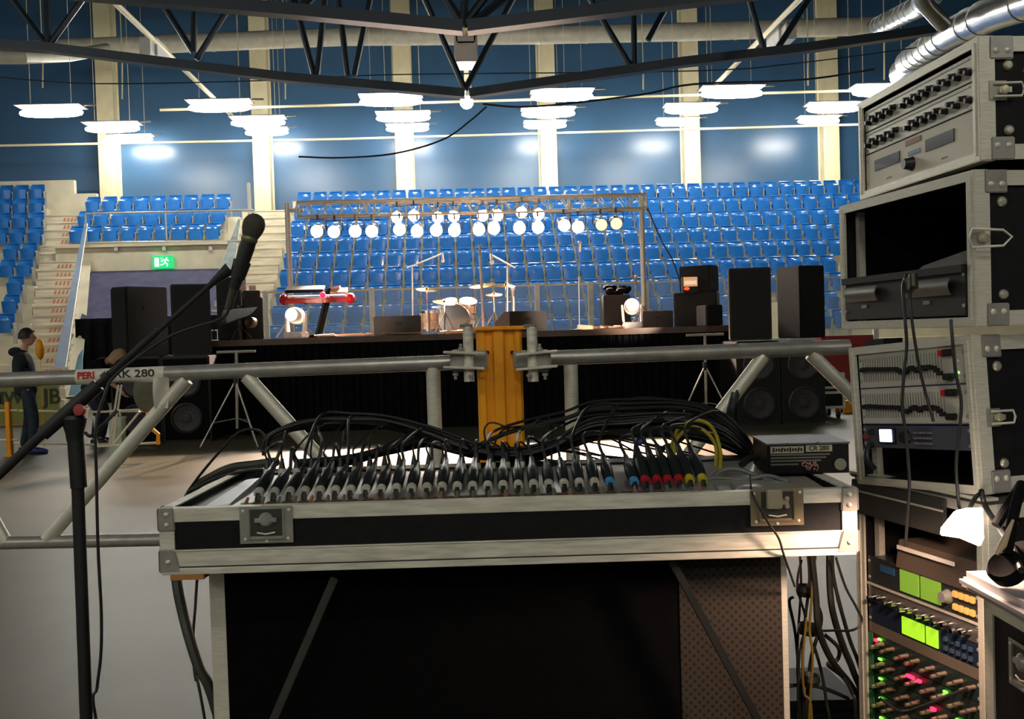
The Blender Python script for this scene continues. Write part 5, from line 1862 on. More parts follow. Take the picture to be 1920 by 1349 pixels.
for k, (wd, zz) in enumerate(((.118, .024), (.11, .030), (.10, .036), (.055, .043))):
    MB().span((.006, -.0008, hv - zz), (.006 + wd, 0, hv - zz + .0032)).build('print_line', mat('faint_print', (.10, .10, .075), .6), t)
f = MB()
for k in range(40):
    f.ball((.084 + random.uniform(-.016, .016), -.0004, hv - .045 + random.uniform(-.009, .008)), .0016, (1, .3, 1), 5)
f.build('rosette_print', mat('pink_print', (.34, .15, .12), .6), t)
MB().lathe([(0, 0), (.012, 0), (.012, -.004), (.0, -.004)], (.143, 0, .018), (0, 1, 0), 16).build('round_knob', mat('olive_knob', (.13, .13, .08), .5), t)
MB().tube([(-.01, .05, .03), (-.03, .04, .028), (-.05, .01, .02)], .007, 8).build('side_plug', M['rubber'], t)
# ================================================================ trunk and stand below the desk
z1 = O.z - .020
a, b = P(396, 1090, 1.93), P(1471, 1060, 1.93)
xa = V((b.x - a.x, b.y - a.y, 0))
tw = xa.length
t = lthing('flight_trunk', 'tall black flight trunk with aluminium edges standing under the desk', 'flight case', axes((a.x, a.y, 0), xa, V((-xa.y, xa.x, 0))))
ORG[t.name] = V((0, 0, 0))
MB().span((0, 0, .12), (tw, .5, z1)).build('trunk_body', mat('matt_black_panel', (0.0022, 0.0022, 0.0024), 0.85, 0, .3, 30, spec=.08), t)
for x in (0, tw):
    s_ = 1 if x == 0 else -1
    f = MB()
    f.span((x - .003 * s_, -.003, .12), (x + (.026 if x == 0 else .008) * s_, .001, z1))
    f.span((x - .003 * s_, 0, .12), (x + .001 * s_, .03, z1))
    f.build('corner_edge', M['alu'], t)
MB().span((-.002, -.004, .10), (tw + .002, .5, .13)).build('bottom_edge', M['alu'], t)
MB().span((-.002, -.002, z1 - .004), (tw + .002, .5, z1 + .008)).build('top_edge', M['darksteel'], t)
for xx in (.1, tw - .1):
    for yy in (.06, .44):
        MB().lathe([(0, -.02), (.045, -.02), (.045, .02), (0, .02)], (xx, yy, .045), (1, 0, 0), 16).build('castor', M['rubber'], t)
        MB().span((xx - .03, yy - .03, .045), (xx + .03, yy + .03, .12)).build('castor_bracket', M['steel'], t)
# perforated brown panel
m = bpy.data.materials.new('perforated_brown')
m.use_nodes = True
nt = m.node_tree
bs = nt.nodes['Principled BSDF']
bs.inputs['Roughness'].default_value = .7
tc = nt.nodes.new('ShaderNodeTexCoord')
mp = nt.nodes.new('ShaderNodeMapping')
mp.inputs['Rotation'].default_value = (math.radians(90), 0, math.radians(45))
nt.links.new(tc.outputs['Object'], mp.inputs[0])
vo = nt.nodes.new('ShaderNodeTexVoronoi')
vo.inputs['Scale'].default_value = 85
vo.inputs['Randomness'].default_value = 0.0
vo.voronoi_dimensions = '2D'
nt.links.new(mp.outputs[0], vo.inputs['Vector'])
cr = nt.nodes.new('ShaderNodeValToRGB')
cr.color_ramp.elements[0].position = .24
cr.color_ramp.elements[0].color = (0.006, 0.005, 0.003, 1)
cr.color_ramp.elements[1].position = .36
cr.color_ramp.elements[1].color = (0.034, 0.024, 0.013, 1)
nt.links.new(vo.outputs['Distance'], cr.inputs[0])
nt.links.new(cr.outputs[0], bs.inputs['Base Color'])
x0 = tw * (1272 - 396) / (1471 - 396)
MB().span((x0, -.0025, .13), (tw - .008, .0, z1 - .004)).build('perforated_panel', m, t)

t = thing('trestle_stand', 'pair of dark slanting stand legs in front of the trunk', 'stand', (a.x, a.y - .1, 0))
for A, B, mm in (((628, 1083), (513, 1349), M['darksteel']), ((1258, 1050), (1420, 1349), M['rubber'])):
    p0, p1 = P(A[0], A[1], 1.86), P(B[0], B[1], 1.86)
    e = p0 + (p1 - p0) * (p0.z / (p0.z - p1.z))
    MB().bar(p0, e, .015, .015).build('leg', mm, t, bev=.002)

# ================================================================ cables hanging between trunk and racks
HB = [
    [(1500, 1040, 2.3), (1502, 1100, 2.3), (1497, 1180, 2.3), (1495, 1260, 2.3), (1500, 1340, 2.3)],
    [(1515, 1040, 2.3), (1518, 1090, 2.3), (1510, 1160, 2.3), (1505, 1240, 2.3), (1507, 1349, 2.3)],
    [(1528, 1040, 2.3), (1522, 1110, 2.3), (1540, 1160, 2.3), (1522, 1230, 2.3), (1514, 1300, 2.3), (1512, 1349, 2.3)],
    [(1522, 1040, 2.2), (1530, 1120, 2.2), (1535, 1180, 2.2), (1560, 1240, 2.25), (1598, 1290, 2.35), (1616, 1340, 2.4)],
    [(1555, 1040, 2.2), (1556, 1100, 2.2), (1562, 1150, 2.2), (1580, 1210, 2.25), (1600, 1260, 2.3), (1618, 1330, 2.35)],
    [(1560, 1040, 2.25), (1564, 1090, 2.25), (1590, 1190, 2.25), (1610, 1245, 2.3), (1622, 1300, 2.35)],
    [(1567, 1045, 2.15), (1585, 1100, 2.15), (1606, 1140, 2.15), (1616, 1165, 2.15), (1600, 1182, 2.15), (1560, 1183, 2.2), (1520, 1184, 2.25)],
    [(1488, 1120, 2.35), (1480, 1130, 2.35), (1490, 1180, 2.35), (1496, 1240, 2.35), (1502, 1340, 2.35)],
    [(1545, 1190, 2.3), (1572, 1215, 2.3), (1570, 1238, 2.3), (1552, 1247, 2.3), (1580, 1270, 2.3), (1598, 1300, 2.3), (1606, 1345, 2.3)],
    [(1503, 1050, 2.25), (1495, 1100, 2.25), (1512, 1170, 2.25), (1500, 1220, 2.25), (1496, 1349, 2.25)],
    [(1526, 1210, 2.3), (1540, 1260, 2.3), (1550, 1320, 2.3), (1556, 1370, 2.3)],
    [(1468, 1290, 2.3), (1500, 1285, 2.3), (1540, 1290, 2.3), (1590, 1310, 2.35)],
]
HL = ['outermost black cable hanging beside the trunk', 'black cable hanging straight down beside the trunk edge', 'wavy black cable in the hanging bunch', 'thick black cable slanting from the desk to the rack foot', 'second thick cable slanting to the rack foot',
      'black cable slanting closest to the rack', 'single cable making a wide loop next to the rack', 'short cable bulging at the trunk edge', 'cable with a small kink in the middle of the gap', 'inner cable of the hanging bunch',
      'thin cable dropping from the bunch knot', 'cable running sideways low in the gap']
for i, h in enumerate(HB):
    last = P(*h[-1])
    w_ = [] if i in (6, 11) else [(last.x + .02, last.y + .05, .25), (last.x + .06, last.y + .1, .01)]
    cable(h, (.0075 if i in (3, 4) else .0028 + .0009 * (i % 3)), HL[i], name='hanging_cable', world=w_)
for i, (h, mm, lb) in enumerate((([(1524, 1040, 2.2), (1522, 1120, 2.2), (1518, 1180, 2.2), (1524, 1240, 2.2), (1517, 1349, 2.2)], mat('dull_yellow', (.16, .12, .015), .5), 'yellow cable hanging in the middle of the black bunch'),
                              ([(1512, 1160, 2.2), (1505, 1240, 2.2), (1508, 1300, 2.2), (1522, 1349, 2.2)], mat('dull_yellow', (.16, .12, .015), .5), 'short yellow cable low in the black bunch'))):
    last = P(*h[-1])
    cable(h, .0028, lb, mm, 'yellow_lead', world=[(last.x, last.y + .05, .25), (last.x + .06, last.y + .1, .01)])
for i in range(3):
    f = MB()
    c = P(1512 + 3 * i, (1108, 1180, 1275)[i], 2.25)
    f.lathe([(.02, -.012), (.024, 0), (.02, .012), (.012, 0)], c, (0.1, 0, 1), 12)
    tag(f.build('cable_tie', M['rubber']), ('black tie round the hanging bunch just below the desk', 'black tie round the hanging bunch halfway down', 'black tie round the hanging bunch near its foot')[i], 'cable tie')
f = MB()
a, b = P(1470, 1318, 3.4), P(1622, 1302, 3.4)
f.hexa([(a.x, a.y, .18), (b.x, b.y, .18), (b.x, b.y + .35, .18), (a.x, a.y + .35, .18), (a.x, a.y, a.z), (b.x, b.y, a.z), (b.x, b.y + .35, a.z), (a.x, a.y + .35, a.z)])
f.span((a.x, a.y, 0), (b.x, a.y + .35, .18))
tag(f.build('stage_box', M['black'], bev=.01), 'low black box on the floor behind the hanging cables', 'box')

# ================================================================ microphone on its boom stand
t = thing('boom_stand', 'black boom microphone stand rising in front of the girder', 'microphone stand', onZ(165, 1349, .5).xy.to_3d())
MD = 2.2
b0, b1 = P(140, 800, MD), P(161, 1349, MD)
dirv = (b1 - b0)
foot = b0 + dirv * (b0.z / (b0.z - b1.z))
ORG[t.name] = V((foot.x, foot.y, 0))
t.location = ORG[t.name]
MB().tube([P(144, 860, MD), foot + V((0, 0, .02))], .0135, 16).build('base_tube', M['blackpaint'], t)
MB().tube([b0, P(148, 915, MD)], .0175, 16).build('height_clutch', M['rubber'], t)
MB().lathe([(.0175, 0), (.020, .02), (.028, .05), (.024, .058), (0, .058)], P(141, 828, MD), (0, 0, 1), 16).build('clutch_cone', M['rubber'], t)
MB().box(P(148, 780, MD), (.028, .03, .05), Matrix.Rotation(.3, 3, 'Y')).build('swivel_joint', M['darksteel'], t, bev=.004)
MB().lathe([(0, 0), (.012, .002), (.013, .012), (0, .014)], P(153, 770, MD - .02), (-.2, -1, 0.2), 10).build('swivel_knob', mat('dull_red_knob', (.35, .03, .02), .5), t)
for k in range(3):
    a_ = 2 * PI * k / 3 + .5
    MB().tube([foot + V((0, 0, .12)), foot + V((.3 * math.cos(a_), .3 * math.sin(a_), .012))], .011, 10).build('leg', M['blackpaint'], t)
MB().tube([P(-60, 945, 2.16), P(95, 800, 2.18)], .0105, 14).build('boom_tail', M['blackpaint'], t)
MB().tube([P(80, 815, 2.18), P(185, 722, 2.2)], .0155, 14).build('boom_sleeve', M['rubber'], t)
MB().tube([P(170, 735, 2.2), P(296, 621, 2.2)], .0085, 14).build('boom_tube', M['blackpaint'], t)
MB().tube([P(196, 712, 2.2), P(206, 703, 2.2)], .014, 12).build('clamp_collar', M['rubber'], t)
MB().tube([P(290, 627, 2.2), P(418, 514, 2.2)], .0065, 12).build('inner_boom', M['blackpaint'], t)
MB().tube([P(396, 533, 2.2), P(432, 503, 2.2)], [.007, .015], 12).build('mic_clip_joint', M['rubber'], t)
t = thing('microphone', 'dark vocal microphone with round grille clipped on the boom end', 'microphone', P(445, 530, 2.2))
top, bot = P(477, 419, 2.2), P(437, 545, 2.2)
ax = (bot - top).normalized()
hd = P(476.5, 421, 2.2)
MB().lathe([(0, -.0245), (.010, -.0225), (.0185, -.016), (.0235, -.006), (.0245, .003), (.0235, .012), (.0195, .024), (.017, .030)], hd, ax, 24).build('grille', mat('mesh_grille', (.10, .095, .075), .65, .5, .35, 420, .5, bscale=500), t)
MB().lathe([(.0170, .029), (.0182, .033), (.0182, .038), (.0165, .041)], hd, ax, 24).build('collar', mat('olive_band', (.19, .18, .09), .4, .5), t)
MB().lathe([(.0165, .040), (.0172, .055), (.0155, .09), (.0125, .142), (.011, .150), (0, .150)], hd, ax, 24).build('handle', M['rubber'], t)
MB().tube([hd + ax * .085, hd + ax * .125], .0195, 14, .017).build('clip', M['rubber'], t)
MB().tube([P(440, 537, 2.2), P(428, 580, 2.2)], .010, 12, .008).build('cable_plug', mat('olive_black', (.05, .05, .03), .4, .3), t)
cable([(430, 572, 2.2), (424, 590, 2.2), (405, 602, 2.2), (370, 612, 2.2), (325, 628, 2.19), (280, 655, 2.18), (215, 705, 2.17), (195, 745, 2.15), (180, 800, 2.12), (181, 900, 2.12), (184, 1030, 2.12), (190, 1150, 2.12), (189, 1230, 2.12), (182, 1290, 2.12), (180, 1349, 2.12)], .0033,
      'black cable running down from the microphone beside the stand', name='microphone_cable', world=[(foot.x + .1, foot.y, .3), (foot.x + .15, foot.y - .1, .006), (foot.x + .6, foot.y - .2, .006)])
cable([(160, 812, 2.16), (170, 818, 2.15), (185, 805, 2.15), (200, 790, 2.15), (220, 770, 2.16)], .004, 'short black wire loop at the stand joint')
# ================================================================ the rack tower
def rackframe(nb, dn, fb, df, level=True):
    N, Fp = P(*nb, dn), P(*fb, df)
    x = N - Fp
    if level:
        x.z = 0
    w_ = x.length
    x.normalize()
    y = V((0, 0, 1)).cross(x).normalized()
    z = x.cross(y)
    m = Matrix((x, y, z)).transposed().to_4x4()
    return Matrix.Translation(N - x * w_) @ m, w_

def rack_case(label, mtx, w_, h, D=.5, latch=None, bolts=(.2, .8), open_depth=.42, corners=True, tt=.022):
    t = lthing('rack_case', label, 'flight case', mtx)
    ORG[t.name] = V((0, 0, 0))
    f = MB()
    f.span((.004, .004, .004), (w_ - .004, D, .014))
    f.span((.004, .004, h - .014), (w_ - .004, D, h - .004))
    f.span((.004, .004, .014), (.014, D, h - .014))
    f.span((w_ - .014, .004, .014), (w_ - .004, D, h - .014))
    f.span((.014, D - .01, .014), (w_ - .014, D, h - .014))
    f.build('case_panel', M['black'], t)
    f = MB()
    f.span((0, -.001, 0), (tt, .004, h))
    f.span((w_ - tt, -.001, 0), (w_, .004, h))
    f.span((tt, -.001, 0), (w_ - tt, .004, tt * .72))
    f.span((tt, -.001, h - tt * .72), (w_ - tt, .004, h))
    f.span((tt * .45, -.003, tt * .4), (tt * .6, 0, h - tt * .4))
    f.span((w_ - tt * .6, -.003, tt * .4), (w_ - tt * .45, 0, h - tt * .4))
    f.build('front_frame', M['alu'], t)
    f = MB()
    for x in (0, w_):
        s_ = 1 if x == 0 else -1
        f.span((x - .002 * s_, 0, 0), (x + .001 * s_, .030, h))
        for z in (0, h):
            q_ = 1 if z == 0 else -1
            f.span((x - .002 * s_, .03, z), (x + .001 * s_, D, z + .028 * q_))
    for z in (0, h):
        q_ = 1 if z == 0 else -1
        f.span((0, 0, z - .002 * q_), (w_, .028, z + .001 * q_))
    f.build('edge_profile', M['alu'], t)
    if corners:
        for z in (0, h):
            q_ = 1 if z == 0 else -1
            p = MB().span((w_ - .001, .020, z - .001 * q_), (w_ + .004, .066, z + .042 * q_)).build('corner_plate', M['steel'], t, bev=.002)
            for yy in (.032, .054):
                rivet(M['alu'], (w_ + .004, yy, z + .026 * q_), (1, 0, 0), p, .006)
    for bz in bolts:
        MB().lathe([(0, .006), (.006, .0055), (.009, .003), (.010, .0)], (w_ - .003, .058, bz * h), (1, 0, 0), 14).build('panel_bolt', mat('pale_bolt', (.55, .52, .40), .4, .6), t)
    for x in (tt + .003, w_ - tt - .003):
        MB().span((x - .008, .03, .016), (x + .008, .045, h - .016)).build('rack_rail', M['alu'], t)
    return t

def side_latch(par, w_, y, z, L_=.06, H_=.035, open_=False):
    m_ = Matrix.Translation((w_ + .002, y, z)) @ Matrix(((0, 0, 1, 0), (1, 0, 0, 0), (0, 1, 0, 0), (0, 0, 0, 1)))
    pm = M['steel']
    f = MB(m_)
    f.span((-L_ * .5, -H_ / 2, 0), (L_ * .12, H_ / 2, .002))
    p = f.build('latch_plate', pm, par, bev=.0006)
    f = MB(m_)
    f.tube([(-L_ * .35, H_ * .34, .006), (L_ * .55, H_ * .34, .010), (L_ * .62, 0, .011), (L_ * .55, -H_ * .34, .010), (-L_ * .35, -H_ * .34, .006)] if not open_ else
           [(-L_ * .6, H_ * .45, .016), (L_ * .6, H_ * .35, .02), (L_ * .95, 0, .02), (L_ * .6, -H_ * .45, .02), (-L_ * .6, -H_ * .5, .016), (-L_ * .72, 0, .016), (-L_ * .6, H_ * .45, .016)], .0024, 8)
    f.build('handle_loop', M['alu'], p)
    f = MB(m_)
    f.lathe([(0, .012), (H_ * .2, .011), (H_ * .26, .004), (H_ * .26, .001)], (L_ * .0, 0, 0), (0, 0, 1), 14)
    f.span((-L_ * .2, -H_ * .14, .004), (L_ * .22, H_ * .14, .009))
    f.build('twist_key', mat('pale_brass', (.62, .56, .4), .35, .6), p)
    return p

def unit(name, label, cat, mtx, w_, z0, h, m, tt=.022, y0=.006, D=.28):
    """a piece of equipment screwed into the rack"""
    x0, x1 = tt + .002, w_ - tt - .002
    t = lthing(name, label, cat, mtx @ Matrix.Translation((x0, y0, z0)))
    ORG[t.name] = V((0, 0, 0))
    W = x1 - x0
    MB().span((0, 0, .0006), (W, .004, h - .0006)).build('front_panel', m, t, bev=.0008)
    MB().span((.012, .004, .002), (W - .012, D, h - .002)).build('chassis', M['darksteel'], t)
    for x in (.006, W - .006):
        for z in (h * .2, h * .8):
            MB().lathe([(0, .002), (.0035, .0018), (.004, 0)], (x, 0, z), (0, -1, 0), 8).build('screw', M['steel'], t)
    return t, W
def knob(par, x, z, r=.006, L_=.012, m='knob', y=0):
    MB().lathe([(0, L_), (r * .8, L_), (r * .95, L_ * .4), (r * 1.15, .001), (r * 1.15, 0)], (x, y, z), (0, -1, 0), 12).build('knob', M[m] if isinstance(m, str) else m, par)

Z_ = V((0, 0, 1))
# ---------------- rack A, top of the tower
mA, wA = rackframe((1838, 300), 1.85, (1613, 378), 2.387)
hA = P(1824, 73, 1.85).z - P(1838, 300, 1.85).z + .002
tA = rack_case('topmost rack case of the tower, holding the knobbed preamplifier', mA, wA, hA, bolts=(.24, .77))
side_latch(tA, wA, .045, hA * .56, .055, .036)
text('A', 'chalk_letter', mat('chalk_grey', (.10, .10, .10), .8), tA, axes((wA - .003, .096, hA - .055), (0, 1, 0), (0, 0, 1)), .035, .0003, .0, .9)
inner = hA - .032
zu = .016
u1 = inner * .43
t, W = unit('power_amplifier', 'putty coloured unit with two dark meters and one black knob in the topmost case', 'amplifier', mA, wA, zu, u1, M['panel'])
M['meter'] = mat('dark_meter_glass', (.03, .035, .04), .15, 0, .3, 20, coat=.6)
for x0, x1 in ((.10, .36), (.60, .84)):
    MB().span((W * x0, -.002, u1 * .46), (W * x1, .001, u1 * .76)).build('meter_window', M['meter'], t, bev=.0006)
MB().span((W * .42, -.0015, u1 * .80), (W * .56, .001, u1 * .93)).build('orange_badge', mat('rusty_badge', (.30, .10, .03), .5), t)
MB().span((W * .44, -.0015, u1 * .52), (W * .55, .001, u1 * .63)).build('blue_badge', mat('steel_blue_badge', (.10, .22, .30), .5), t)
knob(t, W * .475, u1 * .30, .0135, .02)
for x in (.22, .73):
    MB().span((W * x, -.0006, u1 * .14), (W * (x + .05), .0005, u1 * .18)).build('print_mark', mat('faded_print', (.30, .28, .22), .6), t)
u2 = (inner - u1) * .47
rows = []
for k, (zz, hh) in enumerate(((zu + u1, u2), (zu + u1 + u2, u2))):
    t, W = unit('equalizer_preamplifier', ('knobbed silver unit directly above the putty unit', 'knobbed silver unit at the very top of the tower')[k], 'equalizer', mA, wA, zz, hh, mat('silver_grey_panel', (.56, .54, .44), .4, .15, .05, 8))
    groups = ((0.06, .32, 8), (.42, .66, 8), (.72, .97, 7)) if k else ((.05, .34, 8), (.46, .72, 8), (.78, .97, 5))
    for x0, x1, n_ in groups:
        for i in range(n_):
            x = W * (x0 + (x1 - x0) * i / (n_ - 1))
            knob(t, x, hh * (.36 + (.16 if i % 2 else 0)), .0058, .014)
    MB().span((W * .02, -.0012, hh * .84), (W * .96, .0, hh * .90)).build('pale_stripe', mat('pale_print', (.6, .6, .5), .5), t)
    MB().span((0, -.0012, 0), (W, .001, .0022)).build('dark_seam', M['black'], t)
f = MB()
f.span((.022, .03, hA - .016 - (inner - u1) * .06), (wA - .022, .04, hA - .014))
tag(f.build('blank_strip', M['black']), None, None).parent = None
bpy.data.objects.remove(bpy.data.objects['blank_strip'])

# ---------------- rack B, open drawer case
mB, wB = rackframe((1831, 612), 1.85, (1579, 627), 2.37)
hB = P(1822, 321, 1.85).z - P(1831, 612, 1.85).z
tB = rack_case('mostly empty rack case with a black double player, second from the top of the tower', mB, wB, hB, bolts=(.80, .20), tt=.024)
side_latch(tB, wB, .012, hB * .565, .050, .036, True)
t, W = unit('double_player', 'black double tape player with two grey bay doors in the open case', 'player', mB, wB, .020, hB * .34, mat('dark_player', (.016, .017, .017), .45, 0, .1, 30), .024, -.004)
H2 = hB * .34
for x0, x1, dz in ((.05, .34, 0), (.58, .92, .0)):
    f = MB()
    def dr(u, v):
        return (W * (x0 + (x1 - x0) * u), -.002 - .012 * math.sin(PI * (.15 + .7 * v)), H2 * (.42 + .34 * v))
    f.grid(dr, 2, 10, .002)
    f.build('bay_door', mat('taupe_door', (.15, .14, .12), .38, .2, .08, 30), t)
    MB().span((W * (x0 + .12), -.002, H2 * .26), (W * (x0 + .17), 0, H2 * .34)).build('button', M['grey'], t)
MB().span((0, -.008, H2 * .84), (W, .004, H2 * .99)).build('top_lip', M['blackpaint'], t)
f = MB(mB)
f.hexa([(W * .62, .02, .020 + H2), (W * .98, .02, .020 + H2), (W * .98, .14, .020 + H2), (W * .62, .14, .02 + H2), (W * .64, .03, .030 + H2), (W * .98, .03, .050 + H2), (W * .98, .12, .05 + H2), (W * .64, .12, .03 + H2)])
tag(f.build('folded_cloth', mat('grey_cloth', (.16, .15, .13), .8)), 'grey folded cloth lying on the double player', 'cloth')

# ---------------- rack C, equalizers
mC, wC = rackframe((1843, 927), 1.85, (1609, 906), 2.19, False)
hC = (P(1832, 629, 1.85) - P(1843, 927, 1.85)).length
tC = rack_case('rack case with two graphic equalizers and a lit effects unit, third of the tower', mC, wC, hC, bolts=(.80, .18), tt=.020)
side_latch(tC, wC, .045, hC * .475, .052, .034)
Wd = wC - .044
gm_ = mat('warm_grey_fascia', (.56, .54, .45), .45, .1, .04, 10)
for k in range(2):
    hh = hC * .262
    zz = hC * (.435 + .262 * k)
    t, W = unit('graphic_equalizer', ('lower graphic equalizer with a dark line of slider caps', 'upper graphic equalizer with a dark line of slider caps')[k], 'equalizer', mC, wC, zz, hh, gm_, .020)
    f = MB()
    for i in range(31):
        f.span((W * (.05 + .74 * i / 30) - .0004, -.0008, hh * .18), (W * (.05 + .74 * i / 30) + .0004, .0005, hh * .84))
    f.build('slider_slot', mat('slot_dark', (.12, .11, .09), .6), t)
    curve = [.58, .60, .60, .59, .59, .58, .58, .57, .57, .56, .56, .56, .55, .55, .54, .50, .45, .43, .46, .52, .55, .50, .46, .52, .54, .50, .54, .52, .50, .44, .36]
    for i in range(31):
        z = curve[i] * hh + (0 if k else -.03 * hh) - .06 * hh
        MB().box((W * (.05 + .74 * i / 30), -.006, z), (.0062, .012, .0085)).build('slider_cap', M['knob'], t)
    MB().box((W * .875, -.006, hh * .80), (.026, .012, .014)).build('rocker_switch', M['knob'], t, bev=.002)
    MB().box((W * .805, -.004, hh * .80), (.010, .008, .012)).build('red_switch_edge', M['red'], t)
    MB().box((W * .86, -.006, hh * .20), (.024, .012, .013)).build('dark_button', M['knob'], t, bev=.002)
    for i in range(5):
        MB().ball((W * .93, 0, hh * (.15 + .14 * i)), .0028, (1, .6, 1), 6).build('indicator', mat('led_green', (.1, .5, .05), .4, emit=(.2, 1, .1), estr=2.0) if (i == 1 and k == 1) else M['alu'], t)
    MB().span((0, -.0015, 0), (W, .001, .0018)).build('lower_edge', mat('navy_edge', (.02, .02, .12), .5), t)
hh = hC * .165
t, W = unit('effects_processor', 'dark effects processor with a glowing blue-white screen', 'effects unit', mC, wC, hC * .265, hh, mat('slate_fascia', (.075, .08, .10), .4, .2, .05, 12), .020)
MB().span((W * .165, -.004, hh * .20), (W * .335, 0, hh * .90)).build('screen_bezel', M['knob'], t, bev=.001)
MB().span((W * .185, -.006, hh * .28), (W * .305, -.003, hh * .82)).build('lit_screen', mat('screen_glow', (.5, .6, .9), .3, emit=(.50, .66, 1.0), estr=3.2), t, bev=.001)
knob(t, W * .43, hh * .5, .013, .012)
for i in range(4):
    for j in range(3):
        MB().box((W * (.53 + .04 * i), -.003, hh * (.25 + .22 * j)), (.009, .006, .004)).build('key', mat('dim_key', (.14, .14, .15), .5), t)
MB().box((W * .04, -.003, hh * .5), (.014, .006, .010)).build('red_button', mat('dim_red', (.25, .04, .03), .5), t)
knob(t, W * .10, hh * .7, .005, .01)
# feet between the cases
f = MB(mC)
f.span((.03, .02, hC), (.09, .07, hC + .016))
tag(f.build('rubber_foot_block', M['rubber']), 'black rubber block wedged between the equalizer case and the open case', 'block')

# ---------------- rack D, tall rack with the work lamp
N = P(1852, 948, 1.85)
Fp = P(1604, 928, 2.25)
x = N - Fp
x.z = 0
wD = x.length
x.normalize()
y = V((0, 0, 1)).cross(x)
hD = N.z - .12
mD = Matrix.Translation(V((N.x, N.y, .12)) - x * wD) @ Matrix((x, y, V((0, 0, 1)))).transposed().to_4x4()
tD = rack_case('tall rack case at the bottom of the tower with the glowing work lamp', mD, wD, hD, bolts=(.97,), tt=.030, open_depth=.5)
for xx in (.06, wD - .06):
    for yy in (.06, .44):
        MB().lathe([(0, -.02), (.05, -.02), (.05, .02), (0, .02)], (xx, yy, -.07), (1, 0, 0), 14).build('castor', M['rubber'], tD)
        MB().span((xx - .03, yy - .03, -.07), (xx + .03, yy + .03, 0)).build('castor_bracket', M['steel'], tD)
f = MB()
f.span((.002, -.012, hD - .078), (wD * .74, -.002, hD - .004))
f.build('front_flap', mat('charcoal_slab', (.045, .045, .04), .5, 0, .2, 12), tD, bev=.002)
MB().span((.002, -.0135, hD - .030), (wD * .74, -.012, hD - .026)).build('flap_seam', M['alu'], tD)
# lid slab on top of it
mL = mD @ Matrix.Translation((-.005, -.012, hD + .001))
hl = (P(1843, 927, 1.85).z - .12 - hD) - .010
t = lthing('case_lid', 'dark grey lid slab between the equalizer case and the tall rack', 'lid', mL)
ORG[t.name] = V((0, 0, 0))
MB().span((0, 0, 0), (wD + .01, .5, max(.012, hl))).build('lid_slab', mat('charcoal_slab', (.05, .05, .045), .5, 0, .2, 12), t, bev=.003)
MB().span((-.002, -.003, max(.012, hl) * .62), (wD + .012, .03, max(.012, hl) + .001)).build('lid_edge', M['alu'], t)
print('lid', hl, 'wD', wD, 'wA', wA, wB, wC)
# equipment in it
def zD(py, px=1650):
    """height in rack D of pixel py at its far post"""
    r = ray(px, py)
    # plane of the front: points Fp + s*x
    n_ = y
    k = (Fp - CAM).dot(n_) / r.dot(n_)
    return (CAM + r * k).z - .12
bays = []
u = .0445
z = zD(1050) - .0
M['lime'] = mat('lime_display', (.2, .4, .02), .4, emit=(.32, .62, .02), estr=1.0)
M['limedim'] = mat('dim_lime_display', (.15, .3, .03), .4, emit=(.22, .40, .04), estr=.5)
# delay unit with buttons
t, W = unit('delay_unit', 'dark unit with two dim green displays and orange button rows under the work lamp', 'effects unit', mD, wD, z - u * 1.35, u * 1.35, mat('charcoal_fascia', (.035, .036, .038), .4, .2), .030)
h_ = u * 1.35
MB().span((W * .13, -.002, h_ * .55), (W * .27, .0, h_ * .80)).build('blue_badge', mat('blue_badge', (.03, .10, .22), .4), t)
for x0, x1 in ((.33, .50), (.52, .69)):
    MB().span((W * x0, -.003, h_ * .12), (W * x1, 0, h_ * .88)).build('display', M['limedim'], t)
knob(t, W * .745, h_ * .5, .013, .016, 'grey')
for j in range(2):
    for i in range(4):
        MB().box((W * (.82 + .045 * i), -.004, h_ * (.27 + .42 * j)), (.013, .008, .013)).build('orange_button', mat('orange_button', (.65, .38, .10), .45, emit=(1, .55, .15), estr=.25), t, bev=.002)
z -= h_
# shiny knob unit
h_ = u * .95
t, W = unit('preamplifier', 'silver unit with a row of bright metal knobs between the display units', 'preamplifier', mD, wD, z - h_, h_, mat('warm_silver_fascia', (.20, .18, .16), .3, .6), .030)
MB().span((0, -.004, h_ * .90), (W, .0, h_ * 1.0)).build('bright_lip', M['alu'], t)
for i in range(12):
    knob(t, W * (.08 + .076 * i), h_ * (.34 + .1 * (i % 2)), .0058, .022, 'chrome')
z -= h_
h_ = u * 1.05
t, W = unit('multi_effects_unit', 'dark blue unit with two bright green displays', 'effects unit', mD, wD, z - h_, h_, mat('navy_fascia', (.016, .028, .06), .4, .2), .030)
for x0, x1 in ((.34, .54), (.56, .66)):
    MB().span((W * x0, -.003, h_ * .12), (W * x1, 0, h_ * .90)).build('display', M['lime'], t)
for i in range(5):
    for j in range(2):
        MB().box((W * (.73 + .05 * i), -.003, h_ * (.3 + .4 * j)), (.008, .005, .008)).build('key', mat('blue_key', (.05, .08, .12), .4), t)
z -= h_
h_ = u * .5
f = MB(mD)
f.span((.032, .006, z - h_), (wD - .032, .012, z))
tag(f.build('blank_plate', mat('dusty_plate', (.20, .16, .12), .5, .3)), 'narrow dusty blank plate above the blinking processors', 'plate')
z -= h_
lb_ = ['topmost', 'second', 'third', 'fourth', 'fifth', 'sixth']
ledr = mat('red_led', (.6, .02, .02), .3, emit=(1, .015, .06), estr=4)
ledg = mat('green_led', (.1, .5, .05), .3, emit=(.15, 1, .05), estr=3)
fasc = mat('dark_green_fascia', (.018, .035, .030), .4, .2)
rnd = random.Random(3)
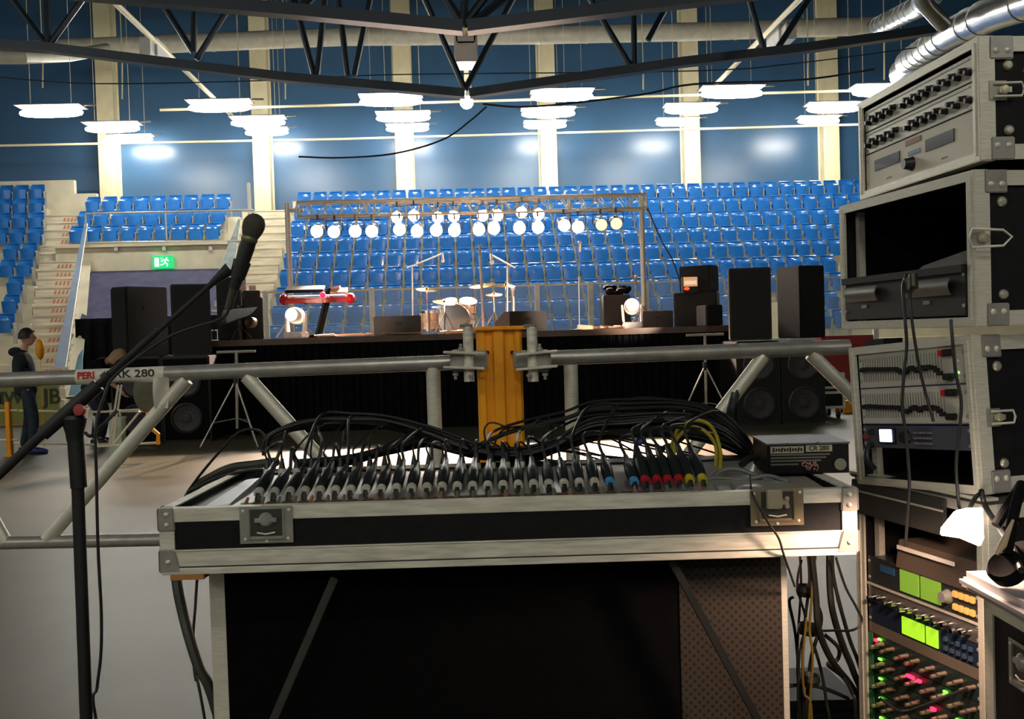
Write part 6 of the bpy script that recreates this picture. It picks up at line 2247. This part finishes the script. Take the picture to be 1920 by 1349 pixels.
for k in range(6):
    h_ = u * .98
    t, W = unit('dynamics_processor', 'blinking processor with many small knobs, %s of the column under the blank plate' % lb_[k], 'compressor', mD, wD, z - h_, h_, fasc, .030)
    MB().span((0, -.002, .002), (W * .04, 0, h_ - .002)).build('green_end', mat('leaf_green', (.03, .20, .06), .5), t)
    for g_ in range(4):
        for i in range(4):
            knob(t, W * (.09 + .235 * g_ + .05 * i), h_ * (.40 + .22 * (i % 2)), .0046, .020, mat('bronze_knob', (.50, .36, .27), .3, .7))
    MB().box((W * .12, -.003, h_ * .82), (.010, .004, .004)).build('green_light', ledg, t)
    if k in (1, 2, 3, 5):
        MB().box((W * (.62 + .1 * (k % 3)), -.003, h_ * .8), (.010, .004, .004)).build('green_light', ledg, t)
    for xx, wd in (((.09, .008),), ((.42, .022), (.50, .010)), ((.62, .012),), ((.92, .022),), (), ())[k]:
        MB().box((W * xx, -.005, h_ * .72), (wd, .006, .006)).build('red_light', ledr, t)
    z -= h_

# the work lamp in the open bay
Lc = mD.inverted() @ P(1805, 992, 1.96)
wl = P(1808, 990, 1.72)
t = thing('work_lamp', 'glowing white work lamp hanging before the top bay of the tall rack', 'lamp', wl)
glow = mat('white_hot', (1, 1, 1), .5, emit=(1.0, .83, .74), estr=9)
A = [(1776, 975), (1790, 958), (1812, 953), (1843, 952), (1845, 1010), (1838, 1026), (1800, 1010), (1762, 1004), (1764, 990)]
f = MB()
front = [P(px, py, 1.70 + .05 * (1845 - px) / 80) for px, py in A]
back = [P(px * .8 + 1806 * .2, py * .8 + 985 * .2, 1.76 + .05 * (1845 - px) / 80) for px, py in A]
n_ = len(A)
va, vb = [f.bm.verts.new(p_) for p_ in front], [f.bm.verts.new(p_) for p_ in back]
f.bm.faces.new(va)
f.bm.faces.new(vb[::-1])
for i in range(n_):
    f.bm.faces.new((va[i], vb[i], vb[(i + 1) % n_], va[(i + 1) % n_]))
f.build('glowing_shade', glow, t, bev=.002)
MB().tube(smooth_path([P(1838, 925, 1.84), P(1830, 932, 1.80), P(1822, 945, 1.76), P(1815, 962, 1.74)], 5), .004, 6).build('gooseneck', M['rubber'], t)
Lt = bpy.data.lights.new('work_light', 'SPOT')
Lt.energy = 13.0
Lt.color = (1.0, .64, .48)
Lt.spot_size = math.radians(155)
Lt.spot_blend = .25
Lt.shadow_soft_size = .03
lo_ = bpy.data.objects.new('work_light', Lt)
COL.objects.link(lo_)
lo_.location = P(1772, 940, 1.64)
lo_.rotation_euler = V((-.05, .05, -1)).to_track_quat('-Z', 'Y').to_euler()
# things lit by the lamp: shelf plates
f = MB(mD)
zz = zD(1008)
f.hexa([(wD * .33, .0, zz - .055), (wD * .92, .0, zz - .055), (wD * .92, .20, zz - .055), (wD * .33, .20, zz - .055), (wD * .33, .01, zz + .005), (wD * .92, .01, zz + .005), (wD * .92, .20, zz + .005), (wD * .33, .20, zz + .005)])
tag(f.build('patch_shelf', mat('brown_shelf', (.16, .12, .09), .4, .3), bev=.002), 'brownish metal shelf lit by the work lamp', 'shelf')
f = MB(mD)
f.span((wD * .36, -.004, zz - .012), (wD * .78, -.001, zz - .004))
tag(f.build('paper_strip', mat('white_paper', (.85, .8, .7), .6)), 'bright paper strip on the shelf under the work lamp', 'paper')
f = MB(mD)
f.span((wD * .84, -.006, zz - .045), (wD * .96, -.002, zz - .035))
tag(f.build('paper_tag', mat('white_paper', (.85, .8, .7), .6)), 'small bright paper tag beside the work lamp', 'paper')

# ---------------- case E with the headphones
E0 = P(1812, 1080, 1.58)
mE = Matrix.Translation((E0.x, E0.y - .62, 0)) @ Matrix.Rotation(-.05, 4, 'Z')
hE = 1.095
t = lthing('equipment_case', 'black aluminium edged case standing before the tall rack', 'flight case', mE)
ORG[t.name] = V((0, 0, 0))
# local: x away from the tower front (to the right), y toward the hall
MB().span((0, 0, .10), (.55, .62, hE - .03)).build('case_body', M['black'], t)
f = MB()
for yy in (0, .62):
    s_ = -1 if yy else 1
    f.span((-.003, yy - .002 * s_, .10), (.001, yy + .026 * s_, hE - .03))
    f.span((-.003, yy - .002 * s_, .10), (.026, yy + .001 * s_, hE - .03))
f.span((-.003, 0, hE - .055), (.001, .62, hE - .03))
f.span((-.003, 0, .10), (.001, .62, .13))
f.build('edge_profile', M['alu'], t)
MB().span((-.03, -.03, hE - .03), (.57, .66, hE)).build('top_board', mat('pale_grey_top', (.24, .24, .24), .35, 0, .06, 5), t, bev=.012)
for xx in (.06, .49):
    for yy in (.06, .56):
        MB().lathe([(0, -.02), (.05, -.02), (.05, .02), (0, .02)], (xx, yy, .05), (1, 0, 0), 14).build('castor', M['rubber'], t)
        MB().span((xx - .03, yy - .03, .05), (xx + .03, yy + .03, .11)).build('castor_bracket', M['steel'], t)
m_ = Matrix.Translation((-.003, .50, hE - .11)) @ Matrix(((0, 0, -1, 0), (-1, 0, 0, 0), (0, 1, 0, 0), (0, 0, 0, 1)))
butterfly(t, m_, .085, .070)
m_ = Matrix.Translation((-.003, .30, hE - .14)) @ Matrix(((0, 0, -1, 0), (-1, 0, 0, 0), (0, 1, 0, 0), (0, 0, 0, 1)))
butterfly(t, m_, .085, .070)
# headphones
t = thing('headphones', 'black headphones lying on the pale topped case', 'headphones', P(1895, 1060, 1.45))
c = P(1888, 1062, 1.50)
for d_ in (V((0, 0, .0)), V((.06, .06, .0))):
    q = c + d_
    q.z = hE + .030 + d_.z
    MB().lathe([(.0, -.016), (.020, -.016), (.027, -.010), (.029, .006), (.024, .012), (.014, .010), (0, .010)], q, (-.6, -.3, .65), 20).build('ear_cup', M['cloth'], t)
hb = [c + V((0, 0, 0)), c + V((.03, .03, .06)), c + V((.07, .08, .09)), c + V((.09, .13, .07)), c + V((.05, .12, .02))]
for h_ in hb:
    h_.z += hE + .05 - c.z
MB().tube(smooth_path(hb, 6), .008, 10).build('headband', M['cloth'], t)
f = MB()
a = P(1880, 1022, 1.46)
b = P(1900, 975, 1.46)
f.tube([P(1868, 1040, 1.46), a, b], [.003, .006, .002], 8)
tag(f.build('pen', mat('tan_pen', (.55, .42, .25), .4)), 'tan pen sticking up beside the headphones', 'pen')

# ---------------- leads over the tower fronts
LR = [([(1700, 515, 1.98), (1693, 540, 1.95), (1697, 600, 1.93), (1700, 650, 1.93), (1695, 700, 1.93), (1692, 760, 1.93), (1700, 830, 1.93), (1705, 900, 1.93), (1702, 960, 1.93), (1698, 1025, 1.94)], 'lead dropping from between the player doors down to the lit shelf', .0032),
      ([(1712, 515, 1.97), (1706, 560, 1.93), (1711, 610, 1.92), (1722, 680, 1.92), (1736, 740, 1.92), (1750, 790, 1.94)], 'lead slanting from the player across the equalizer sliders', .003),
      ([(1783, 600, 1.88), (1786, 640, 1.87), (1792, 700, 1.87), (1802, 750, 1.87), (1800, 800, 1.87), (1793, 870, 1.87), (1797, 940, 1.87), (1800, 955, 1.88)], 'lead hanging near the upright edge of the equalizer case', .0032),
      ([(1840, 920, 1.82), (1848, 950, 1.82), (1880, 1000, 1.7), (1900, 1030, 1.55), (1915, 1070, 1.45)], 'thick dark lead leading from the tower toward the headphones', .005),
      ([(1640, 880, 2.12), (1625, 860, 2.12), (1628, 840, 2.14), (1645, 832, 2.16), (1665, 830, 2.2)], 'thick black lead curling in the empty bay below the screen', .006),
      ([(1650, 1310, 2.0), (1690, 1335, 1.95), (1730, 1325, 1.9), (1780, 1305, 1.87), (1815, 1292, 1.85)], 'thin dark lead sagging across the blinking processors', .003)]
for h, lb, r_ in LR:
    cable(h, r_, lb, name='patch_lead')
for i, (px, py) in enumerate(((1703, 535), (1712, 528))):
    f = MB()
    f.tube([P(px, py - 12, 1.96), P(px + 1, py + 12, 1.95)], .009, 10)
    tag(f.build('plug', mat('olive_black', (.05, .05, .03), .4, .3)), ('dark plug pushed in between the player doors, outer', 'dark plug pushed in between the player doors, inner')[i], 'plug')
